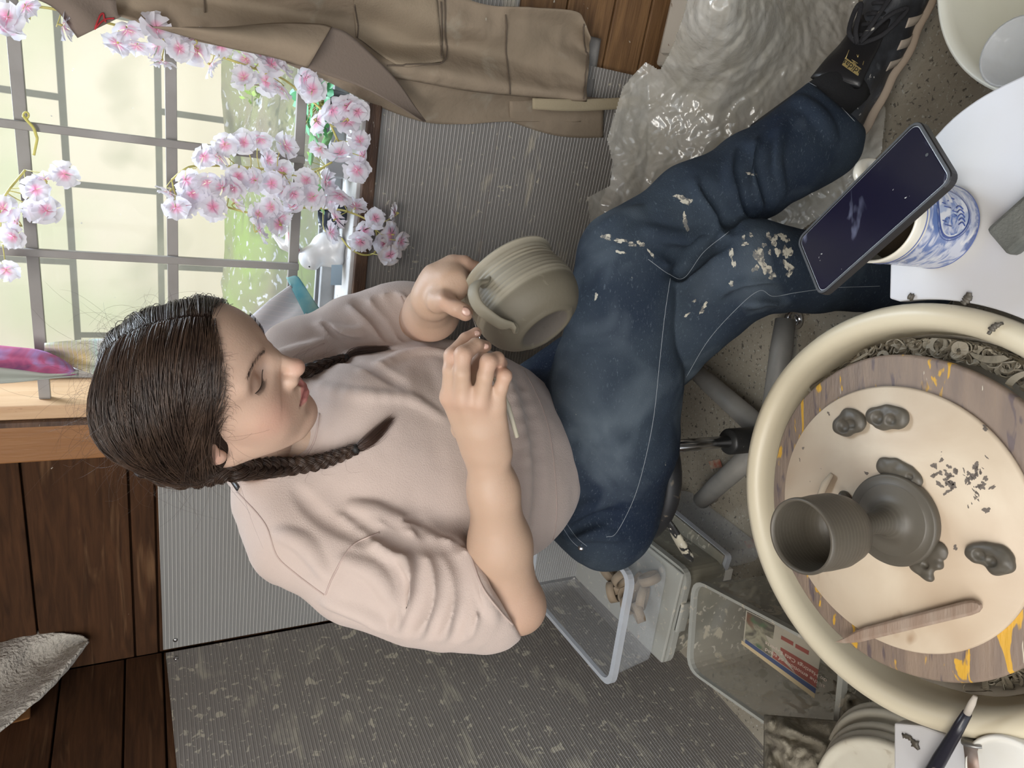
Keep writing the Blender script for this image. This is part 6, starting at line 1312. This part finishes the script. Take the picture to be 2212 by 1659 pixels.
# wooden knife across the bat edge
kf = thing('wooden_knife', 'worn grey brown wooden modelling knife with a pointed tip lying across the bat', 'pottery tool', pz(1970, 1345, BT))
tip = pz(1809, 1384, .5270); tail = pz(2120, 1306, BT+.004); dk = tail-tip; Lk = np.linalg.norm(dk); dk /= Lk; sk = np.cross([0, 0, 1.], dk); sk /= np.linalg.norm(sk); nk = np.cross(dk, sk); 
W_ = 25*np.linalg.norm(tail-CC)/FOC
out = [(0, -.1), (.06, -.62), (.17, -1), (.5, -1.0), (.93, -1), (.975, -.85), (1.0, -.45), (1.008, 0), (1.0, .45), (.975, .85), (.93, 1), (.5, .98), (.26, .95), (.19, .8), (.08, .15)]
sgn = 1 if (proj(tip+dk*.05+sk*.01)[1] < proj(tip+dk*.05)[1]) else -1
top_ = [tip+dk*Lk*a-sk*sgn*W_*.5*b_*-1 for a, b_ in out]; n = len(out)
cenk = [tip+dk*Lk*a-sk*sgn*W_*.32*b_*-1+nk*.0035 for a, b_ in out]
V = [p-nk*.0020 for p in top_]+[p+nk*.0015 for p in top_]+cenk; F = [tuple(range(n))[::-1]]+[(i, (i+1) % n, n+(i+1) % n, n+i) for i in range(n)]+[(n+i, n+(i+1) % n, 2*n+(i+1) % n, 2*n+i) for i in range(n)]+[tuple(2*n+i for i in range(n))]
V = np.array(V)+np.array([0, 0, .0023]); mesh('blade', V, F, M['toolwood'], kf, smooth=False, bevel=.0006)
# clay scraps on the white tops and rim
def scrap(label, pts, w_, z, seed=0):
    g = np.random.default_rng(seed); P = smooth_path([pz(x, y, z+.002) for x, y in pts], 16); T = np.gradient(P, axis=0); T /= np.linalg.norm(T, axis=1)[:, None]; S = np.cross(T, [0, 0, 1.]); ww = (w_*(.45+.75*np.sin(np.linspace(.3, 2.9, 16)))*(1+.35*g.normal(size=16)))[:, None]
    V = np.concatenate([P-S*ww, P+S*ww*.8, P+S*ww*.8+[0, 0, .0022], P-S*ww+[0, 0, .0022]]); V[32:, 2] += .0008*g.random(32); F = [(i+16*j, i+1+16*j, i+1+16*((j+1) % 4), i+16*((j+1) % 4)) for i in range(15) for j in range(4)]+[(0, 16, 32, 48), (15, 31, 47, 63)]
    V[:, 2] += z+.0003-V[:, 2].min(); tag(mesh('clay_scrap', V, F, M['clay']), label, 'clay scrap')
scrap('brown clay scrap on the worktop touching the splash pan rim', [(2080, 657), (2090, 645), (2094, 632)], .0035, TZ+.001, 1)
scrap('thin curved clay scrap stuck to the rim of the splash pan', [(2135, 722), (2148, 706), (2166, 698)], .0022, .5026, 2)
scrap('curved brown clay scrap on the small left board', [(1950, 1590), (1962, 1593), (1972, 1603), (1980, 1614), (1984, 1620)], .0028, .4855, 3)
scrap('flat clay crumb at the corner of the white worktop', [(1962, 640), (1972, 644)], .0030, TZ+.0005, 4)
# brush resting on the pan rim
br = thing('brush', 'black handled brush with a clay tipped end resting over the splash pan rim', 'brush', pz(2040, 1600, .50))
p1_, p2_, p3_, p4_ = pz(2107, 1504, .522), pz(2089, 1541, .519), pz(2030, 1640, .511), pz(1990, 1708, .505)
mesh('tip', *tube([p1_, p1_*.6+p2_*.4, p2_], [.0022, .0034, .0036], 12), mat('dried clay tip', (.45, .4, .34), .8), br)
mesh('handle', *tube([p2_, p2_*.6+p3_*.4, p3_, p4_], [.0045, .0058, .0070, .0078], 16), mat('black lacquer', (.015, .015, .022), .3, spots=[((.35, .31, .28), 24, .60, .04)]), br)
q_ = pz(2112, 1618, .49); V, F = tube([pz(2108, 1606, .494), pz(2117, 1680, .494)], [.0105, .0105], 20); V[:, 2] += .4855-V[:, 2].min(); bo_ = thing('metal_rod', 'short rusty metal cylinder beside the brush at the lower edge', 'metal cylinder', q_); mesh('shaft', V, F, M['rust'], bo_)
V, F = tube([pz(2107, 1600, .496), pz(2108, 1606, .496)], [.0120, .0125], 20); V[:, 2] += .4855-V[:, 2].min(); mesh('end_cap', V, F, mat('dull steel', (.3, .29, .28), .4, metal=.7), bo_)
V, F = lathe([(.001, 0), (.045, 0), (.048, .004), (.048, .018), (.0455, .02), (.043, .016), (.040, .018), (.001, .018)], pz(2215, 1690, .486), 48); tag(mesh('plastic_tub', V, F, M['white']), 'white ridged tub lid cut by the lower right corner', 'tub lid')
# stack of white buckets' lids behind the small board
cs = np.array([-.615, .575]); 
for i in range(5):
    z_ = .30+.022*i; V, F = lathe([(.001, 0), (.118, 0), (.127, .003), (.1285, .010), (.126, .016), (.121, .0175), (.117, .013), (.110, .012), (.001, .012)], (cs[0]+.003*(4-i)+.004*math.sin(i*2), cs[1]+.011*(4-i), z_), 64)
    tag(mesh('plastic_disc', V, F, mat('yellowed white lid', (.6, .57, .48), .5, (.5, .46, .37), 9, spots=[((.38, .33, .25), 30, .62, .1)]) if i == 0 else bpy.data.materials['yellowed white lid']), ['lowest', 'second lowest', 'middle', 'second highest', 'topmost'][i]+' of the stacked white plastic lids by the small left board', 'plastic lid', 'stack of white plastic lids')
V, F = lathe([(.001, 0), (.10, 0), (.115, .296), (.001, .296)], (cs[0], cs[1], 0.001), 48); tag(mesh('bucket', V, F, M['white']), 'white bucket under the stack of plastic lids', 'bucket')
# muddy cloths
mm = mat('mud soaked cloth', (.19, .17, .13), .85, (.3, .27, .21), 9, bump=3, bs=60, bdetail=6, spots=[((.12, .1, .08), 12, .6, .15), ((.45, .41, .33), 50, .68, .06)])
def rag(label, tl, tr, bl_, br_, dz, seed, amp=.02, nm='rag'):
    def fn(U, Vv):
        P = np.array([(px(*tl)*(1-u)+px(*tr)*u)*(1-v)+(px(*bl_)*(1-u)+px(*br_)*u)*v for u, v in zip(U, Vv)]); r = P-CC; r /= np.linalg.norm(r, axis=1)[:, None]
        n_ = fbm(P*np.array([1.5, 1, 1]), 11, seed)+1.1*(1-2*np.abs(vn(P, 24, seed+5)))+.6*(1-2*np.abs(vn(P, 55, seed+6)))+.25*vn(P, 120, seed+8); e_ = np.minimum(np.minimum(U, 1-U), np.minimum(Vv, 1-Vv)); P = P-r*(amp*n_)[:, None]+r*(dz*np.exp(-e_/.08))[:, None]; P[:, 2] = np.maximum(P[:, 2], .004); return P
    V, F = gridmesh(fn, 70, 60); return tag(mesh(nm, V, F, mm, solid=.003), label, 'cloth')
rag('mud caked cloth in the lower left corner below the splashed box', (1652, 1545, 1.16), (1830, 1560, 1.08), (1650, 1760, 1.10), (1880, 1760, 1.0), .04, 3, .026)
rag('crumpled muddy cloth wedged between the splashed box and the splash pan', (1800, 1470, 1.16), (1905, 1545, 1.08), (1820, 1570, 1.12), (1935, 1600, 1.02), .05, 13, .034)
# white lidded box on the right by the wall
wb = thing('plastic_box', 'white lidded plastic box splashed with clay, by the wall beside the film', 'plastic box', bw(1430, 40, .06)*np.array([1, 1, 0]))
s1 = sz(bw(1400, 150, .02))[0]+.01; zt = sz(bw(1402, 148, .03))[1]; wm = mat('splashed white plastic', (.7, .67, .6), .35, spots=[((.3, .22, .15), 42, .68, .02), ((.55, .5, .42), 12, .63, .1)])
b = MB(); b.add(*wallbox(s1+.012, s1+.42, .035, .22, .002, zt-.03)); b.build('body', wm, wb, smooth=False, bevel=.02)
b = MB(); b.add(*wallbox(s1, s1+.43, .022, .23, zt-.035, zt-.018)); b.build('lid_rim', wm, wb, smooth=False, bevel=.008)
b = MB(); b.add(*wallbox(s1+.02, s1+.41, .045, .21, zt-.022, zt)); b.build('lid', wm, wb, smooth=False, bevel=.012)
# heap of clear plastic film
def film(label, poly, zf, seed, amp, nx, ny, m, x0=1262, x1=1915, y0=-90, y1=585):
    def inside(x, y):
        c_ = False; n = len(poly)
        for i in range(n):
            (xa, ya), (xb, yb) = poly[i], poly[(i+1) % n]
            if (ya > y) != (yb > y) and x < (xb-xa)*(y-ya)/(yb-ya)+xa: c_ = not c_
        return c_
    X, Y = np.meshgrid(np.linspace(x0, x1, nx), np.linspace(y0, y1, ny), indexing='ij'); P = []
    for x, y in zip(X.ravel(), Y.ravel()):
        a = pz(x, y, max(.02, zf(x, y))); wp = bw(x, y, .05); P.append(wp if np.linalg.norm(wp-CC) < np.linalg.norm(a-CC) else a)
    P = np.array(P); r = P-CC; r /= np.linalg.norm(r, axis=1)[:, None]
    def ln(P, sc, sd):       # unsmoothed lattice noise folds like stiff film
        W = P*sc+.35*vn(P, sc*.7, sd+20)[:, None]; a = W @ np.array([.8, .5, .33])+.4*vn(P, sc*.8, sd); b_ = W @ np.array([-.4, .75, .5])+.6*vn(P, sc*.9, sd+1); tri = lambda q: np.abs((q % 1)*2-1)
        return tri(a)*.6+tri(b_)*.6-.6
    n1 = vn(P, 5, seed); rid = ln(P, 4.5, seed+2)+.8*ln(P[:, [1, 2, 0]], 11, seed+4)+.42*ln(P[:, [2, 0, 1]], 25, seed+6)+.16*ln(P, 55, seed+8)
    P = P-r*(amp*(rid+.6*n1+.8))[:, None]; P[:, 2] = np.maximum(P[:, 2], .003)
    ok = np.array([inside(x, y) for x, y in zip(X.ravel(), Y.ravel())]); i, j = np.meshgrid(np.arange(nx-1), np.arange(ny-1), indexing='ij'); i = i.ravel(); j = j.ravel(); Q = np.stack([i*ny+j, (i+1)*ny+j, (i+1)*ny+j+1, i*ny+j+1], 1); Q = Q[ok[Q].all(1)]
    u_, inv = np.unique(Q, return_inverse=True); return mesh('plastic_film', P[u_], inv.reshape(-1, 4), m, smooth=False)
zf = lambda x, y: float(np.interp(x, [1262, 1400, 1560, 1700, 1850], [.50, .36, .24, .13, .03]))+.22*math.exp(-((x-1570)/150)**2)/(1+math.exp((y-130)/45))
poly = [(1310, 300), (1345, 185), (1395, 132), (1425, 150), (1452, 100), (1480, 20), (1500, -90), (1860, -90), (1850, 90), (1880, 160), (1915, 235), (1905, 330), (1890, 345), (1850, 400), (1800, 450), (1700, 520), (1600, 560), (1400, 560), (1280, 560), (1268, 425), (1316, 400), (1322, 350)]
fm1 = mat('crinkled clear film', (.50, .47, .40), .16, (.60, .58, .53), 9, alpha=.70, bump=2.0, bs=42, bdetail=4, spec=1, coat=.9, dist=1.2)
fm2 = mat('inner film', (.5, .47, .4), .3, (.6, .57, .5), 5, alpha=.7, bump=1., bs=30, spec=.7)
tag(film('', poly, zf, 3, .017, 280, 280, fm1), 'big crumpled heap of clear plastic film between the wall and the crossed leg', 'plastic film')
poly2 = [(1340, 420), (1380, 260), (1440, 200), (1520, 60), (1540, -60), (1810, -60), (1800, 60), (1760, 180), (1860, 260), (1850, 330), (1700, 450), (1500, 540), (1350, 540)]
tag(film('', poly2, lambda x, y: zf(x, y)*.55, 23, .02, 110, 110, fm2), 'second layer of cloudy plastic film inside the clear heap', 'plastic film')
# small brown card on the floor by the stool
V = [pz(1528, 735, .003), pz(1552, 752, .003), pz(1566, 748, .003), pz(1556, 702, .003), pz(1538, 700, .003)]; n = 5; V = V+[v+np.array([0, 0, .006]) for v in V]
tag(mesh('cardboard_scrap', V, [tuple(range(n))[::-1], tuple(range(n, 2*n))]+[(i, (i+1) % n, n+(i+1) % n, n+i) for i in range(n)], mat('brown card', (.25, .15, .09), .8), smooth=False), 'small brown cardboard scrap on the floor behind the supporting leg', 'cardboard')
for k_, (x, y) in enumerate(((1545, 1003), (1622, 1175), (1578, 1010))):
    V = [pz(x-14, y-6, .0035), pz(x+10, y-12, .0035), pz(x+16, y+6, .0035), pz(x-8, y+10, .0035)]; V += [v+np.array([0, 0, .0012]) for v in V]; _, F = hexa(V)
    tag(mesh('paper_scrap', V, F, mat('red and cream paper', (.4, .33, .25), .8, (.35, .1, .06), 60), smooth=False), ['red and cream paper scrap on the floor by the stool column', 'torn paper scrap on the floor near the splash pan', 'cream paper scrap beside the stool leg'][k_], 'paper')
# black strap inside the neck opening
H = [hit(TS, 505, 1045, .001)]
